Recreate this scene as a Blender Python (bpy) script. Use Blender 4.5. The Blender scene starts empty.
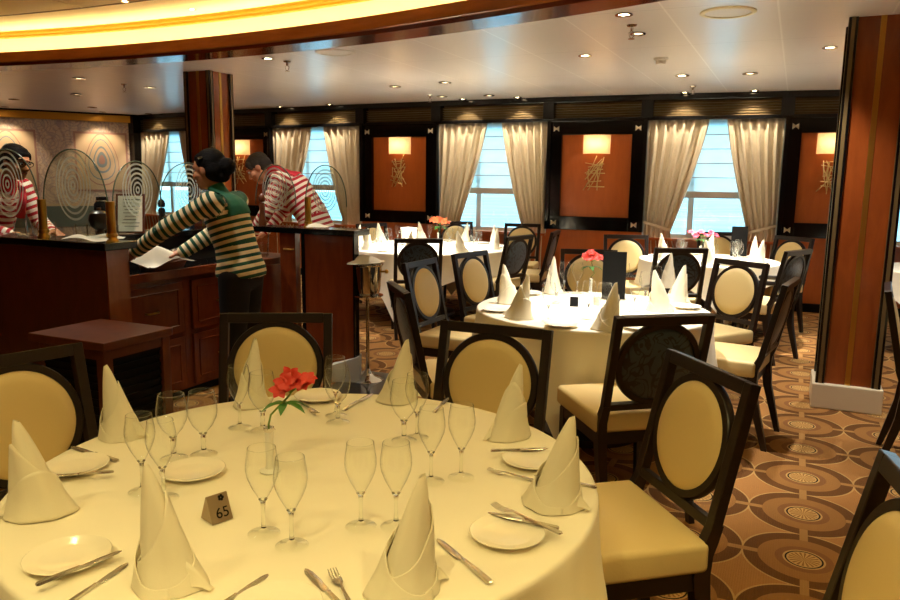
import bpy, bmesh, math, random
from mathutils import Vector, Matrix, Euler
random.seed(7)
PI = math.pi
C = bpy.context.scene.collection
sin, cos = math.sin, math.cos

# ------------------------------------------------------------------ camera
H, FPX, PITCH, ROLL = 1.5, 745.0, math.radians(9.3), math.radians(.7)
cam_d = bpy.data.cameras.new('camera'); cam = bpy.data.objects.new('camera', cam_d); C.objects.link(cam)
cam_d.sensor_width = 36; cam_d.lens = FPX / 900 * 36; cam_d.clip_start = .02; cam_d.clip_end = 900
cam.matrix_world = Matrix.Translation((0, 0, H)) @ Matrix.Rotation(PI/2 - PITCH, 4, 'X') @ Matrix.Rotation(ROLL, 4, 'Z')
bpy.context.scene.camera = cam

def ray(px, py):
    d = Vector(((px-450)/FPX, (300-py)/FPX, -1))
    d = cam.matrix_world.to_3x3() @ d
    return d
def P(px, py, z):
    d = ray(px, py); t = (z-H)/d.z
    return (d.x*t, d.y*t, z)
def Q(px, py, Y):
    d = ray(px, py); t = Y/d.y
    return Vector((d.x*t, Y, H+d.z*t))

# ------------------------------------------------------------------ materials
def lin(h):
    h = h.lstrip('#'); r = []
    for i in (0, 2, 4):
        v = int(h[i:i+2], 16)/255
        r.append(v/12.92 if v <= .04045 else ((v+.055)/1.055)**2.4)
    return (*r, 1)
class NT:
    def __init__(s, name):
        s.m = bpy.data.materials.new(name); s.m.use_nodes = True
        s.t = s.m.node_tree; s.n = s.t.nodes; s.n.clear()
        s.out = s.n.new('ShaderNodeOutputMaterial')
    def add(s, typ, ins=None, **kw):
        n = s.n.new('ShaderNode'+typ)
        for k, v in kw.items(): setattr(n, k, v)
        for k, v in (ins or {}).items(): s.put(n, k, v)
        return n
    def put(s, n, k, v):
        i = n.inputs[k]
        if isinstance(v, bpy.types.NodeSocket): s.t.links.new(v, i)
        else: i.default_value = v
    def math(s, op, a, b=0.0, c=None):
        n = s.add('Math', operation=op); s.put(n, 0, a); s.put(n, 1, b)
        if c is not None: s.put(n, 2, c)
        return n.outputs[0]
    def mix(s, f, a, b):
        n = s.add('Mix', data_type='RGBA'); s.put(n, 0, f); s.put(n, 6, a); s.put(n, 7, b); return n.outputs[2]
    def co(s, which='Object', scale=None, rot=None, loc=None):
        t = s.add('TexCoord').outputs[which]
        if scale is None and rot is None and loc is None: return t
        m = s.add('Mapping'); s.put(m, 0, t)
        if loc: s.put(m, 1, loc)
        if rot: s.put(m, 2, rot)
        if scale: s.put(m, 3, scale)
        return m.outputs[0]
    def ramp(s, f, stops):
        n = s.add('ValToRGB'); s.put(n, 0, f); e = n.color_ramp.elements
        while len(e) < len(stops): e.new(.5)
        for i, (p, c) in enumerate(stops): e[i].position = p; e[i].color = c
        return n.outputs[0]
    def bsdf(s, col, rough=.5, metal=0.0, bump=None, bs=.3, **ins):
        b = s.add('BsdfPrincipled'); s.put(b, 'Base Color', col); s.put(b, 'Roughness', rough); s.put(b, 'Metallic', metal)
        for k, v in ins.items(): s.put(b, k.replace('_', ' '), v)
        if bump is not None:
            n = s.add('Bump'); s.put(n, 'Strength', bs); s.put(n, 'Distance', .01); s.put(n, 'Height', bump); s.put(b, 'Normal', n.outputs[0])
        s.t.links.new(b.outputs[0], s.out.inputs[0]); return s.m
def plain(name, col, rough=.5, metal=0.0, **ins):
    return NT(name).bsdf(lin(col) if isinstance(col, str) else col, rough, metal, **ins)
def wood(name, a, b, rough=.25, scale=(1, 1, 1), coat=.3):
    t = NT(name); v = t.co('Object', scale=scale)
    n = t.add('TexNoise', {'Vector': v, 'Scale': 3.0, 'Detail': 6.0, 'Roughness': .6, 'Distortion': .6})
    f = t.ramp(n.outputs[0], [(.3, (0, 0, 0, 1)), (.7, (1, 1, 1, 1))])
    return t.bsdf(t.mix(f, lin(a), lin(b)), rough, Coat_Weight=coat, Coat_Roughness=.08)
def emit(name, col, s):
    t = NT(name); e = t.add('Emission', {'Color': lin(col), 'Strength': s}); t.t.links.new(e.outputs[0], t.out.inputs[0]); return t.m

M = {}
M['espresso'] = wood('espresso_wood', '#140b08', '#1f120c', .38, (2, 2, 14), .08)
M['vinyl'] = NT('cream_vinyl'); _t = M['vinyl']
_n = _t.add('TexNoise', {'Vector': _t.co(), 'Scale': 160.0, 'Detail': 2.0})
M['vinyl'] = _t.bsdf(lin('#dfc88e'), .42, bump=_n.outputs[0], bs=.06)
def damask():
    t = NT('dark_damask_fabric'); v = t.co('Object', scale=(1, .2, 1))
    n = t.add('TexNoise', {'Vector': v, 'Scale': 11.0, 'Detail': 0.0, 'Distortion': 2.2})
    f = t.math('LESS_THAN', t.math('ABSOLUTE', t.math('SUBTRACT', n.outputs[0], .5)), .05)
    return t.bsdf(t.mix(f, lin('#34464f'), lin('#0b0e12')), .42, bump=f, bs=.2, Sheen_Weight=.3)  # bluish fabric, with extra blue put in for the daylight sheen
M['damask'] = damask()
def linen(name, col, scale=1.0):
    t = NT(name); v = t.co('Object')
    n = t.add('TexNoise', {'Vector': v, 'Scale': 5.0*scale, 'Detail': 3.0})
    k = t.add('TexNoise', {'Vector': v, 'Scale': 420.0, 'Detail': 1.0})
    return t.bsdf(lin(col), .75, bump=t.math('ADD', n.outputs[0], t.math('MULTIPLY', k.outputs[0], .12)), bs=.22, Sheen_Weight=.15)
M['cloth'] = linen('white_damask_tablecloth', '#f1ead6')
def napkin_mat():
    m = linen('folded_linen', '#f6efd9', 3); n = m.node_tree; b = [x for x in n.nodes if x.type == 'BSDF_PRINCIPLED'][0]; o = [x for x in n.nodes if x.type == 'OUTPUT_MATERIAL'][0]
    tr = n.nodes.new('ShaderNodeBsdfTranslucent'); tr.inputs[0].default_value = lin('#f6efd9'); mx = n.nodes.new('ShaderNodeMixShader'); mx.inputs[0].default_value = .2
    n.links.new(b.outputs[0], mx.inputs[1]); n.links.new(tr.outputs[0], mx.inputs[2]); n.links.new(mx.outputs[0], o.inputs[0]); return m
M['napkin'] = napkin_mat()
M['china'] = plain('white_china', '#f3ecdb', .12)
M['chrome'] = plain('polished_steel', '#d8d4cc', .1, 1.0)
M['silver'] = plain('cutlery_steel', '#dedad0', .24, .9)
M['brass'] = plain('brushed_brass', '#cf9f45', .28, .92)
M['gold'] = plain('gilt_moulding', '#c98f2c', .35, .6)
M['bronze'] = plain('bronze_strip', '#6f5b39', .45, .4)
M['lacquer'] = plain('black_lacquer', '#0b0a0a', .12)
M['black'] = plain('matt_black', '#060606', .6, Specular_IOR_Level=.2)
M['blackstone'] = plain('polished_black_granite', '#0a0a0b', .1)
M['wallwood'] = wood('cherry_wall_veneer', '#b45c28', '#c0652c', .3, (6, 6, 1.2), .2)
M['cherry'] = wood('cherry_panel', '#7d3a16', '#8f471d', .2, (5, 5, 1), .5)
M['mahogany'] = wood('mahogany_gloss', '#662c12', '#7c3a18', .25, (5, 5, 1), .3)
M['darkmah'] = wood('dark_mahogany', '#552911', '#683417', .38, (4, 4, 1.5), .1)
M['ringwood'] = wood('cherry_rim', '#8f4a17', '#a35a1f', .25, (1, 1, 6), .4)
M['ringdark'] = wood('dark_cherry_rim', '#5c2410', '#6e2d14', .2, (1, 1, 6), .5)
M['plinth'] = plain('painted_plinth', '#d9ccb0', .45)
M['pale'] = plain('pale_paper', '#cfd0cc', .7)
M['white'] = plain('white_paint', '#e9e6de', .5)
M['winframe'] = plain('window_frame_white', '#cfd8dc', .4)
M['stickmetal'] = plain('pale_gold_sticks', '#e3c98a', .3, .8)
M['redpetal'] = plain('red_petal', '#d8362a', .5, Subsurface_Weight=.1)
M['orangepetal'] = plain('orange_petal', '#ee7440', .5)
M['pinkpetal'] = plain('pink_petal', '#e0405a', .5)
M['leaf'] = plain('green_leaf', '#3f7a2c', .45)
M['stem'] = plain('green_stem', '#6d8a3a', .5)
M['skin'] = plain('tan_skin', '#a96f4b', .5, Subsurface_Weight=.1)
M['skinpale'] = plain('fair_skin', '#d49a7a', .5, Subsurface_Weight=.1)
def hair_mat(name, col):
    t = NT(name); n = t.add('TexNoise', {'Vector': t.co('Object', scale=(1, 1, 7)), 'Scale': 38.0, 'Detail': 3.0})
    return t.bsdf(lin(col), .6, bump=n.outputs[0], bs=.7, Specular_IOR_Level=.08)
M['hair'] = hair_mat('black_hair', '#0c0908')
M['greyhair'] = hair_mat('dark_grey_hair', '#4a4542')
M['green'] = plain('bottle_green_cotton', '#0d5a3c', .8)
M['red'] = plain('red_cotton', '#c21f33', .8)
M['trouser'] = plain('black_trousers', '#09090b', .8)
M['eye'] = plain('eye_white', '#efe9e2', .2)
M['lip'] = plain('lip', '#8e4438', .5)
def stripes(name, a, b, per):
    t = NT(name); at = t.add('Attribute', attribute_name='along')
    f = t.math('GREATER_THAN', t.math('FRACT', t.math('DIVIDE', at.outputs['Fac'], per)), .52)
    return t.bsdf(t.mix(f, lin(a), lin(b)), .85)
M['gstripe'] = stripes('green_cream_stripes', '#e8d6ac', '#0d4a35', .042)
M['rstripe'] = stripes('red_white_stripes', '#efe2d0', '#b21e2c', .046)
def thin_glass(name, tint, base=.04, edge=.75, pw=2.2, dark=0.0):
    t = NT(name)
    lw = t.add('LayerWeight', {'Blend': .5})
    tr = t.add('BsdfTransparent', {'Color': t.mix(t.math('MULTIPLY', t.math('POWER', lw.outputs['Facing'], 4.5), dark), lin(tint), lin('#2c2c20'))}); gl = t.add('BsdfGlossy', {'Roughness': .02, 'Color': (1, 1, 1, 1)})
    rim = t.math('POWER', lw.outputs['Facing'], pw)
    f = t.math('ADD', t.math('MULTIPLY', rim, edge), base)
    mx = t.add('MixShader'); t.put(mx, 0, f); t.put(mx, 1, tr.outputs[0]); t.put(mx, 2, gl.outputs[0])
    t.t.links.new(mx.outputs[0], t.out.inputs[0]); return t.m
M['glass'] = thin_glass('drinking_glass', '#fefffd', .03, .85, 4.0, 1.0)
def solid_glass():
    t = NT('solid_stem_glass'); g = t.add('BsdfGlass', {'IOR': 1.5, 'Roughness': .0, 'Color': (.98, .99, .97, 1)}); t.t.links.new(g.outputs[0], t.out.inputs[0]); return t.m
M['solid'] = solid_glass()
M['pane'] = thin_glass('window_glass', '#f6fbfc', .03, .4, 4)
M['screen'] = thin_glass('clear_screen_glass', '#f0f4f0', .03, .35, 4)
def frosted():
    t = NT('etched_frost'); d = t.add('BsdfDiffuse', {'Color': lin('#d9dccf')}); l = t.add('BsdfTranslucent', {'Color': lin('#d9dccf')})
    tr = t.add('BsdfTransparent')
    a = t.add('MixShader', {0: .5}); t.put(a, 1, d.outputs[0]); t.put(a, 2, l.outputs[0])
    b = t.add('MixShader', {0: .62}); t.put(b, 1, tr.outputs[0]); t.put(b, 2, a.outputs[0])
    t.t.links.new(b.outputs[0], t.out.inputs[0]); return t.m
M['frost'] = frosted()
def translucent(name, col, k=.6):
    t = NT(name); d = t.add('BsdfDiffuse', {'Color': lin(col)}); l = t.add('BsdfTranslucent', {'Color': lin(col)})
    a = t.add('MixShader', {0: k}); t.put(a, 1, d.outputs[0]); t.put(a, 2, l.outputs[0])
    t.t.links.new(a.outputs[0], t.out.inputs[0]); return t.m
M['blind'] = translucent('white_roman_blind', '#dfe9ea', .7)
M['shade'] = translucent('cream_lamp_shade', '#f3e2b8', .6)
M['blindbar'] = plain('beige_blind_hem', '#b9a99a', .7)
def curtain_mat():
    t = NT('champagne_satin_curtain'); v = t.co('Object', scale=(1, 1, .35))
    n = t.add('TexNoise', {'Vector': v, 'Scale': 60.0, 'Detail': 2.0})
    return t.bsdf(t.mix(n.outputs[0], lin('#cdbc9c'), lin('#dccdb0')), .42, Sheen_Weight=.2)
M['curtain'] = curtain_mat()

UA = math.atan2(.417, .909)       # the room's grid is turned by about 24.6 degrees
def carpet():
    t = NT('patterned_carpet'); S = .464
    xyz = t.add('SeparateXYZ'); t.put(xyz, 0, t.co())
    x, y = xyz.outputs[0], xyz.outputs[1]
    U = t.math('ADD', t.math('MULTIPLY', x, sin(UA)), t.math('MULTIPLY', y, cos(UA)))
    V = t.math('SUBTRACT', t.math('MULTIPLY', x, cos(UA)), t.math('MULTIPLY', y, sin(UA)))
    def cell(a, off):
        q = t.math('DIVIDE', t.math('SUBTRACT', a, off), S)
        return t.math('SUBTRACT', t.math('FRACT', t.math('ADD', q, 100.5)), .5)
    u, v = cell(U, 4.07), cell(V, .142)
    r = t.math('SQRT', t.math('ADD', t.math('MULTIPLY', u, u), t.math('MULTIPLY', v, v)))
    ang = t.math('ARCTAN2', u, v)
    def band(a, lo, hi):
        return t.math('MULTIPLY', t.math('GREATER_THAN', a, lo), t.math('LESS_THAN', a, hi))
    nz = t.add('TexNoise', {'Vector': t.co(), 'Scale': 2.0, 'Detail': 3.0})
    base = t.mix(nz.outputs[0], lin('#8d6236'), lin('#9d703d'))
    dark, light, black, gold = lin('#694525'), lin('#b9935a'), lin('#241a14'), lin('#bf965a')
    mid = lin('#835934')
    col = t.mix(band(r, .17, .235), base, mid)              # soft brown halo round the medallion
    col = t.mix(band(r, .375, .495), col, dark)             # the big ring
    # concave diamond outside the four rings
    out = t.math('GREATER_THAN', r, .495)
    col = t.mix(out, col, t.mix(nz.outputs[0], lin('#9a6a3c'), lin('#ad7d48')))
    col = t.mix(band(r, .495, .513), col, light)
    # pale bars where two rings touch
    au, av = t.math('ABSOLUTE', u), t.math('ABSOLUTE', v)
    bar1 = t.math('MULTIPLY', t.math('LESS_THAN', au, .035), t.math('GREATER_THAN', av, .375))
    bar2 = t.math('MULTIPLY', t.math('LESS_THAN', av, .035), t.math('GREATER_THAN', au, .375))
    col = t.mix(t.math('MAXIMUM', bar1, bar2), col, t.mix(.3, base, light))
    # medallion
    spokes = t.math('GREATER_THAN', t.math('SINE', t.math('MULTIPLY', ang, 18.0)), .1)
    med = t.mix(spokes, gold, lin('#8c6435'))
    col = t.mix(t.math('LESS_THAN', r, .172), col, light)
    col = t.mix(t.math('LESS_THAN', r, .155), col, black)
    col = t.mix(t.math('LESS_THAN', r, .140), col, light)
    col = t.mix(t.math('LESS_THAN', r, .125), col, med)
    ribs = t.math('SINE', t.math('MULTIPLY', V, 700.0))
    pile = t.add('TexNoise', {'Vector': t.co(), 'Scale': 260.0, 'Detail': 2.0})
    hgt = t.math('ADD', t.math('MULTIPLY', ribs, .25), pile.outputs[0])
    return t.bsdf(col, .95, bump=hgt, bs=.35, Specular_IOR_Level=.1)
M['carpet'] = carpet()
def ceiling_mat():
    t = NT('ceiling_panels'); xyz = t.add('SeparateXYZ'); t.put(xyz, 0, t.co()); x, y = xyz.outputs[0], xyz.outputs[1]
    U = t.math('ADD', t.math('MULTIPLY', x, sin(UA)), t.math('MULTIPLY', y, cos(UA)))
    V = t.math('SUBTRACT', t.math('MULTIPLY', x, cos(UA)), t.math('MULTIPLY', y, sin(UA)))
    def seam(a, off, per, w):
        q = t.math('FRACT', t.math('ADD', t.math('DIVIDE', t.math('SUBTRACT', a, off), per), 50.0))
        return t.math('LESS_THAN', q, w/per)
    s1 = seam(V, -.19, .63, .012); s2 = seam(U, 6.11, 1.3, .006)
    col = t.mix(s1, lin('#e9e4e2'), lin('#faf7f4')); col = t.mix(s2, col, lin('#c3bfbe'))
    return t.bsdf(col, .32, Coat_Weight=.15, Coat_Roughness=.15)
M['ceil'] = ceiling_mat()
M['dome'] = plain('cream_dome_paint', '#efe3bd', .6)
def water():
    t = NT('sea_water'); v = t.co('Object', scale=(.25, 1.0, 1))
    n = t.add('TexNoise', {'Vector': v, 'Scale': .09, 'Detail': 6.0, 'Roughness': .65})
    f = t.ramp(n.outputs[0], [(.38, lin('#2c86a4')), (.6, lin('#6fbfd2')), (.72, lin('#d5eff2'))])
    return t.bsdf(f, .4, bump=n.outputs[0], bs=.6)
M['sea'] = water()

# ------------------------------------------------------------------ mesh helpers
class MB:
    def __init__(s): s.v = []; s.f = []; s.mi = []; s.cur = 0
    def add(s, vs, fs, mtx=None):
        k = len(s.v)
        s.v += [tuple(mtx @ Vector(p)) if mtx else tuple(p) for p in vs]
        s.f += [tuple(i+k for i in f) for f in fs]; s.mi += [s.cur]*len(fs); return s
    def box(s, c, sz, mtx=None):
        x, y, z = c; a, b, d = sz[0]/2, sz[1]/2, sz[2]/2
        vs = [(x+i*a, y+j*b, z+k*d) for k in (-1, 1) for j in (-1, 1) for i in (-1, 1)]
        return s.add(vs, [(0, 2, 3, 1), (4, 5, 7, 6), (0, 1, 5, 4), (2, 6, 7, 3), (0, 4, 6, 2), (1, 3, 7, 5)], mtx)
    def prism(s, poly, z0, z1, mtx=None):
        n = len(poly)
        vs = [(p[0], p[1], z0) for p in poly] + [(p[0], p[1], z1) for p in poly]
        fs = [tuple(range(n-1, -1, -1)), tuple(range(n, 2*n))] + [(i, (i+1) % n, n+(i+1) % n, n+i) for i in range(n)]
        return s.add(vs, fs, mtx)
    def lathe(s, prof, seg=32, mtx=None, close=False):
        n = len(prof); vs = []
        for i in range(seg):
            a = 2*PI*i/seg
            vs += [(r*cos(a), r*sin(a), z) for r, z in prof]
        fs = []
        for i in range(seg):
            j = (i+1) % seg
            for k in range(n if close else n-1):
                l = (k+1) % n
                fs.append((i*n+k, j*n+k, j*n+l, i*n+l))
        return s.add(vs, fs, mtx)
    def tube(s, pts, rad, seg=8, mtx=None, closed=False, sx=1.0):
        pts = [Vector(p) for p in pts]; n = len(pts); vs = []; fs = []
        rr = rad if isinstance(rad, (list, tuple)) else [rad]*n
        up = None
        for i in range(n):
            a = pts[i-1] if (i or closed) else pts[0]; b = pts[(i+1) % n] if (i < n-1 or closed) else pts[-1]
            t = (b-a).normalized()
            if up is None: up = Vector((0, 0, 1)) if abs(t.z) < .9 else Vector((1, 0, 0))
            x = t.cross(up).normalized(); y = x.cross(t).normalized(); up = y
            for k in range(seg):
                q = 2*PI*k/seg
                vs.append(pts[i] + x*cos(q)*rr[i]*sx + y*sin(q)*rr[i])
        for i in range(n if closed else n-1):
            j = (i+1) % n
            for k in range(seg):
                l = (k+1) % seg
                fs.append((i*seg+k, i*seg+l, j*seg+l, j*seg+k))
        if not closed: fs += [tuple(range(seg-1, -1, -1)), tuple((n-1)*seg+k for k in range(seg))]
        return s.add(vs, fs, mtx)
    def loft(s, secs, mtx=None):            # secs: (x, y, z, w, d) horizontal rectangles
        vs = []; fs = []
        for x, y, z, w, d in secs: vs += [(x-w/2, y-d/2, z), (x+w/2, y-d/2, z), (x+w/2, y+d/2, z), (x-w/2, y+d/2, z)]
        n = len(secs)
        for i in range(n-1):
            for k in range(4):
                l = (k+1) % 4; fs.append((i*4+k, i*4+l, i*4+4+l, i*4+4+k))
        fs += [(3, 2, 1, 0), tuple(4*(n-1)+k for k in range(4))]
        return s.add(vs, fs, mtx)
    def grid(s, fn, nu, nv, mtx=None, wrap=False):
        vs = [fn(i/(nu-1) if not wrap else i/nu, j/(nv-1)) for j in range(nv) for i in range(nu)]
        fs = []
        for j in range(nv-1):
            for i in range(nu if wrap else nu-1):
                k = (i+1) % nu
                fs.append((j*nu+i, j*nu+k, (j+1)*nu+k, (j+1)*nu+i))
        return s.add(vs, fs, mtx)
    def mesh(s, name, smooth=None, bevel=0, bseg=2, fix=True):
        me = bpy.data.meshes.new(name); me.from_pydata(s.v, [], s.f)
        for p, i in zip(me.polygons, s.mi): p.material_index = i
        bm = bmesh.new(); bm.from_mesh(me)
        if fix: bmesh.ops.recalc_face_normals(bm, faces=bm.faces)
        if bevel:
            es = [e for e in bm.edges if len(e.link_faces) == 2 and e.calc_face_angle(0) > .6]
            bmesh.ops.bevel(bm, geom=es, offset=bevel, segments=bseg, affect='EDGES', profile=.5, clamp_overlap=True)
        bm.to_mesh(me); bm.free()
        if smooth is not None:
            for p in me.polygons: p.use_smooth = True
            if smooth < 3:
                bm = bmesh.new(); bm.from_mesh(me)
                for e in bm.edges:
                    if len(e.link_faces) == 2 and e.calc_face_angle(0) > smooth: e.smooth = False
                bm.to_mesh(me); bm.free()
        return me
    def build(s, name, mat, parent=None, smooth=None, bevel=0, bseg=2, loc=None, rotz=None, fix=True):
        o = bpy.data.objects.new(name, s.mesh(name, smooth, bevel, bseg, fix)); C.objects.link(o)
        for m in (mat if isinstance(mat, (list, tuple)) else [mat]): o.data.materials.append(M[m] if isinstance(m, str) else m)
        if parent: o.parent = parent
        if loc is not None: o.location = loc
        if rotz is not None: o.rotation_euler.z = rotz
        return o
SM = .7
def tag(o, label=None, cat=None, group=None, kind=None):
    for k, v in (('label', label), ('category', cat), ('group', group), ('kind', kind)):
        if v: o[k] = v
    return o
def thing(name, label, cat, loc=(0, 0, 0), rotz=0.0, group=None):
    o = bpy.data.objects.new(name, None); C.objects.link(o); o.empty_display_size = .1
    o.location = loc; o.rotation_euler = (0, 0, rotz)
    return tag(o, label, cat, group)
KIDS = {}
def kids(o):
    if o.name not in KIDS: KIDS[o.name] = list(o.children)
    return KIDS[o.name]
def dup(o, loc=None, rotz=None, label=None, group=None, parent=None, scale=None):
    c = o.copy(); C.objects.link(c)
    if parent: c.parent = parent
    for ch in kids(o): dup(ch, parent=c)
    if loc is not None: c.location = loc
    if rotz is not None: c.rotation_euler.z = rotz
    if scale is not None: c.scale = (scale,)*3
    if label: c['label'] = label
    if group: c['group'] = group
    return c
USED = set()
def place(proto, loc, rotz, label, group=None, scale=None):       # first use moves the prototype itself
    if proto.name not in USED:
        kids(proto)
        for ch in kids(proto): kids(ch)
        USED.add(proto.name); o = proto
        o.location = loc; o.rotation_euler.z = rotz
        if scale is not None: o.scale = (scale,)*3
        o['label'] = label
        if group: o['group'] = group
        return o
    o = dup(proto, loc, rotz, label, group, scale=scale if scale is not None else 1.0)
    return o
def struct(o): o['kind'] = 'structure'; return o

# ------------------------------------------------------------------ the room shell
ZC = 2.52
def wy(x): return 10.26 - .468*x + .018*x*x
def wall_pt(px):
    d = ray(px, 165); k = d.x/d.y; x = 0.0
    for _ in range(60): x = k*wy(x)
    return Vector((x, wy(x), 0))
BX = [139, 211, 272, 362, 437, 548, 645, 783, 862, 985]
BP = [wall_pt(p) for p in BX]
KIND = ['window', 'panel', 'window', 'panel', 'window', 'panel', 'window', 'panel', 'window']
CEN, RIN, ROUT = Vector((-8.18, -5.17)), 13.13, 13.45
def arc(r, n=60, a0=None, a1=None):
    return [(CEN.x + r*cos(a0+(a1-a0)*i/n), CEN.y + r*sin(a0+(a1-a0)*i/n)) for i in range(n+1)]
XL, XR, YB = -9.2, 6.6, -3.0
mural_end = Vector((XL, BP[0].y-2.35))
def arc_ends(r):
    a_left = math.acos((XL-CEN.x)/r); a_low = math.asin((YB-CEN.y)/r)
    return a_low, a_left
MB().prism([(XL-.3, YB-.3), (XR+.3, YB-.3), (XR+.3, BP[-1].y+.3)] + [(p.x+.1, p.y+.25) for p in reversed(BP)] + [(XL-.3, mural_end.y+.2)], -.1, 0).build('floor', 'carpet')
struct(bpy.data.objects['floor'])
al, ah = arc_ends(ROUT)
outer = [(p.x+.05, p.y+.12) for p in BP]
poly = [(XR, YB), (XR, BP[-1].y)] + outer[::-1] + [(XL, mural_end.y)] + arc(ROUT-.02, 80, ah, al)
struct(MB().prism(poly, ZC, ZC+.03).build('ceiling', 'ceil'))
# raised dome: rim, cove, gilt moulding, upper ceiling
def ring(name, prof, mat, n=90):
    a0, a1 = al-.06, ah+.08
    m = MB(); k = len(prof)
    m.grid(lambda u, v: (CEN.x+prof[round(v*(k-1))][0]*cos(a0+(a1-a0)*u), CEN.y+prof[round(v*(k-1))][0]*sin(a0+(a1-a0)*u), prof[round(v*(k-1))][1]), n, k)
    return struct(m.build(name, mat, smooth=.5))
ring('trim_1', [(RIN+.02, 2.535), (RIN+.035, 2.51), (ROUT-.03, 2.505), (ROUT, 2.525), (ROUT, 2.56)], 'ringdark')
ring('trim_2', [(RIN+.02, 2.535), (RIN, 2.54), (RIN, 2.63), (RIN+.03, 2.635), (RIN+.03, 2.6)], 'ringwood')
ring('trim_3', [(RIN+.03, 2.6), (RIN+.23, 2.6), (RIN+.25, 2.64), (RIN+.235, 2.81)], 'dome')
ring('trim_4', [(RIN+.235, 2.80), (RIN+.205, 2.805), (RIN+.205, 2.82), (RIN+.17, 2.825), (RIN+.17, 2.845), (RIN+.14, 2.85)], 'gold')
struct(MB().prism([(XL-.2, YB-.2), (XR, YB-.2)] + arc(RIN+.25, 80, al-.05, ah+.05), 2.85, 2.88).build('ceiling_dome', 'dome'))
# thin shadow groove and seams of the upper ceiling are grooves in raised cover strips
ring('trim_5', [(RIN-.42, 2.8495), (RIN-.42, 2.845), (RIN-.44, 2.845), (RIN-.44, 2.8495)], 'bronze')
for k in range(10):
    a = al+.12+(ah-al)*k/10*.98
    m = MB(); m.box((RIN-1.6, 0, 2.848), (2.3, .02, .006), Matrix.Translation((CEN.x, CEN.y, 0)) @ Matrix.Rotation(a, 4, 'Z'))
    struct(m.build('trim_%d' % (6+k), 'dome'))
ring('cove_light_strip', [(RIN+.05, 2.612), (RIN+.10, 2.612)], emit('cove_lamp', '#ffdf9c', 11.0)); o = bpy.data.objects['cove_light_strip']
o.pop('kind', None); tag(o, 'warm light strip hidden in the cove of the raised ceiling', 'light strip')

# side walls that close the room
def wallbox(name, a, b, mat, z1=2.9, th=.12):
    a, b = Vector(a).to_2d(), Vector(b).to_2d(); d = b-a; L = d.length
    mtx = Matrix.Translation((a.x, a.y, 0)) @ Matrix.Rotation(math.atan2(d.y, d.x), 4, 'Z')
    return struct(MB().box((L/2, th/2, z1/2), (L, th, z1), mtx).build(name, mat))
wallbox('wall_right', (XR, BP[-1].y+.2), (XR, YB), 'cherry')
wallbox('wall_front', (XR, YB), (XL, YB), 'cherry')
wallbox('wall_left', (XL, YB), (XL, mural_end.y), 'cherry')

# mural wall
def mural_mat():
    t = NT('painted_mural'); v = t.co('Object')
    n = t.add('TexNoise', {'Vector': v, 'Scale': 2.2, 'Detail': 5.0}); w = t.add('TexVoronoi', {'Vector': v, 'Scale': 9.0}, feature='DISTANCE_TO_EDGE')
    wv = t.add('TexWave', {'Vector': v, 'Scale': 3.0, 'Distortion': 9.0, 'Detail': 2.0}, wave_type='RINGS')
    c = t.mix(n.outputs[0], lin('#bfa594'), lin('#dcc6a6'))
    c = t.mix(t.math('MULTIPLY', t.math('LESS_THAN', w.outputs[0], .05), .3), c, lin('#8f7a74'))
    c = t.mix(t.math('MULTIPLY', t.math('GREATER_THAN', wv.outputs['Fac'], .8), .35), c, lin('#8a7f86'))
    w2 = t.add('TexVoronoi', {'Vector': v, 'Scale': 3.2}); s2 = t.math('SINE', t.math('MULTIPLY', w2.outputs['Distance'], 46.0))
    c = t.mix(t.math('MULTIPLY', t.math('GREATER_THAN', s2, .55), .4), c, lin('#96808a'))
    w3 = t.add('TexVoronoi', {'Vector': v, 'Scale': 14.0}); c = t.mix(t.math('MULTIPLY', t.math('LESS_THAN', w3.outputs['Distance'], .22), .45), c, lin('#a06f62'))
    return t.bsdf(c, .6)
M['mural'] = mural_mat()
M['muralblue'] = plain('mural_slate_blue', '#7d8a90', .6); M['muralrose'] = plain('mural_rose', '#a97f72', .6); M['muralcream'] = plain('mural_cream', '#c9ae8e', .6)
M['muralteal'] = plain('mural_teal', '#687068', .6)
a = Vector((BP[0].x, BP[0].y)); d = (a-mural_end); ML = d.length
MM = Matrix.Translation((mural_end.x, mural_end.y, 0)) @ Matrix.Rotation(math.atan2(d.y, d.x), 4, 'Z')
struct(MB().box((ML/2, .06, 1.26), (ML, .12, 2.52), MM).build('wall_mural', 'mural'))
m = MB(); m.box((ML/2, -.03, 2.44), (ML, .06, .12), MM); struct(m.build('trim_20', 'gold'))
m = MB(); m.box((ML/2, -.04, 2.51), (ML, .1, .03), MM); struct(m.build('trim_21', 'black'))
mur = thing('wall_mural_painting', 'pale painted mural of framed ornaments on the far left wall', 'mural')
def mflat(name, pts, mat, off):
    m = MB(); m.prism([(p[0], p[1]) for p in pts], 0, .004, MM @ Matrix.Translation((0, -off, 0)) @ Matrix.Rotation(PI/2, 4, 'X')); return m.build(name, mat, mur)
mflat('dado_band', [(.05, .6), (ML-.05, .6), (ML-.05, .95), (.05, .95)], 'muralteal', .001)
mflat('border_line', [(.05, .95), (ML-.05, .95), (ML-.05, .99), (.05, .99)], 'muralcream', .002)
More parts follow.
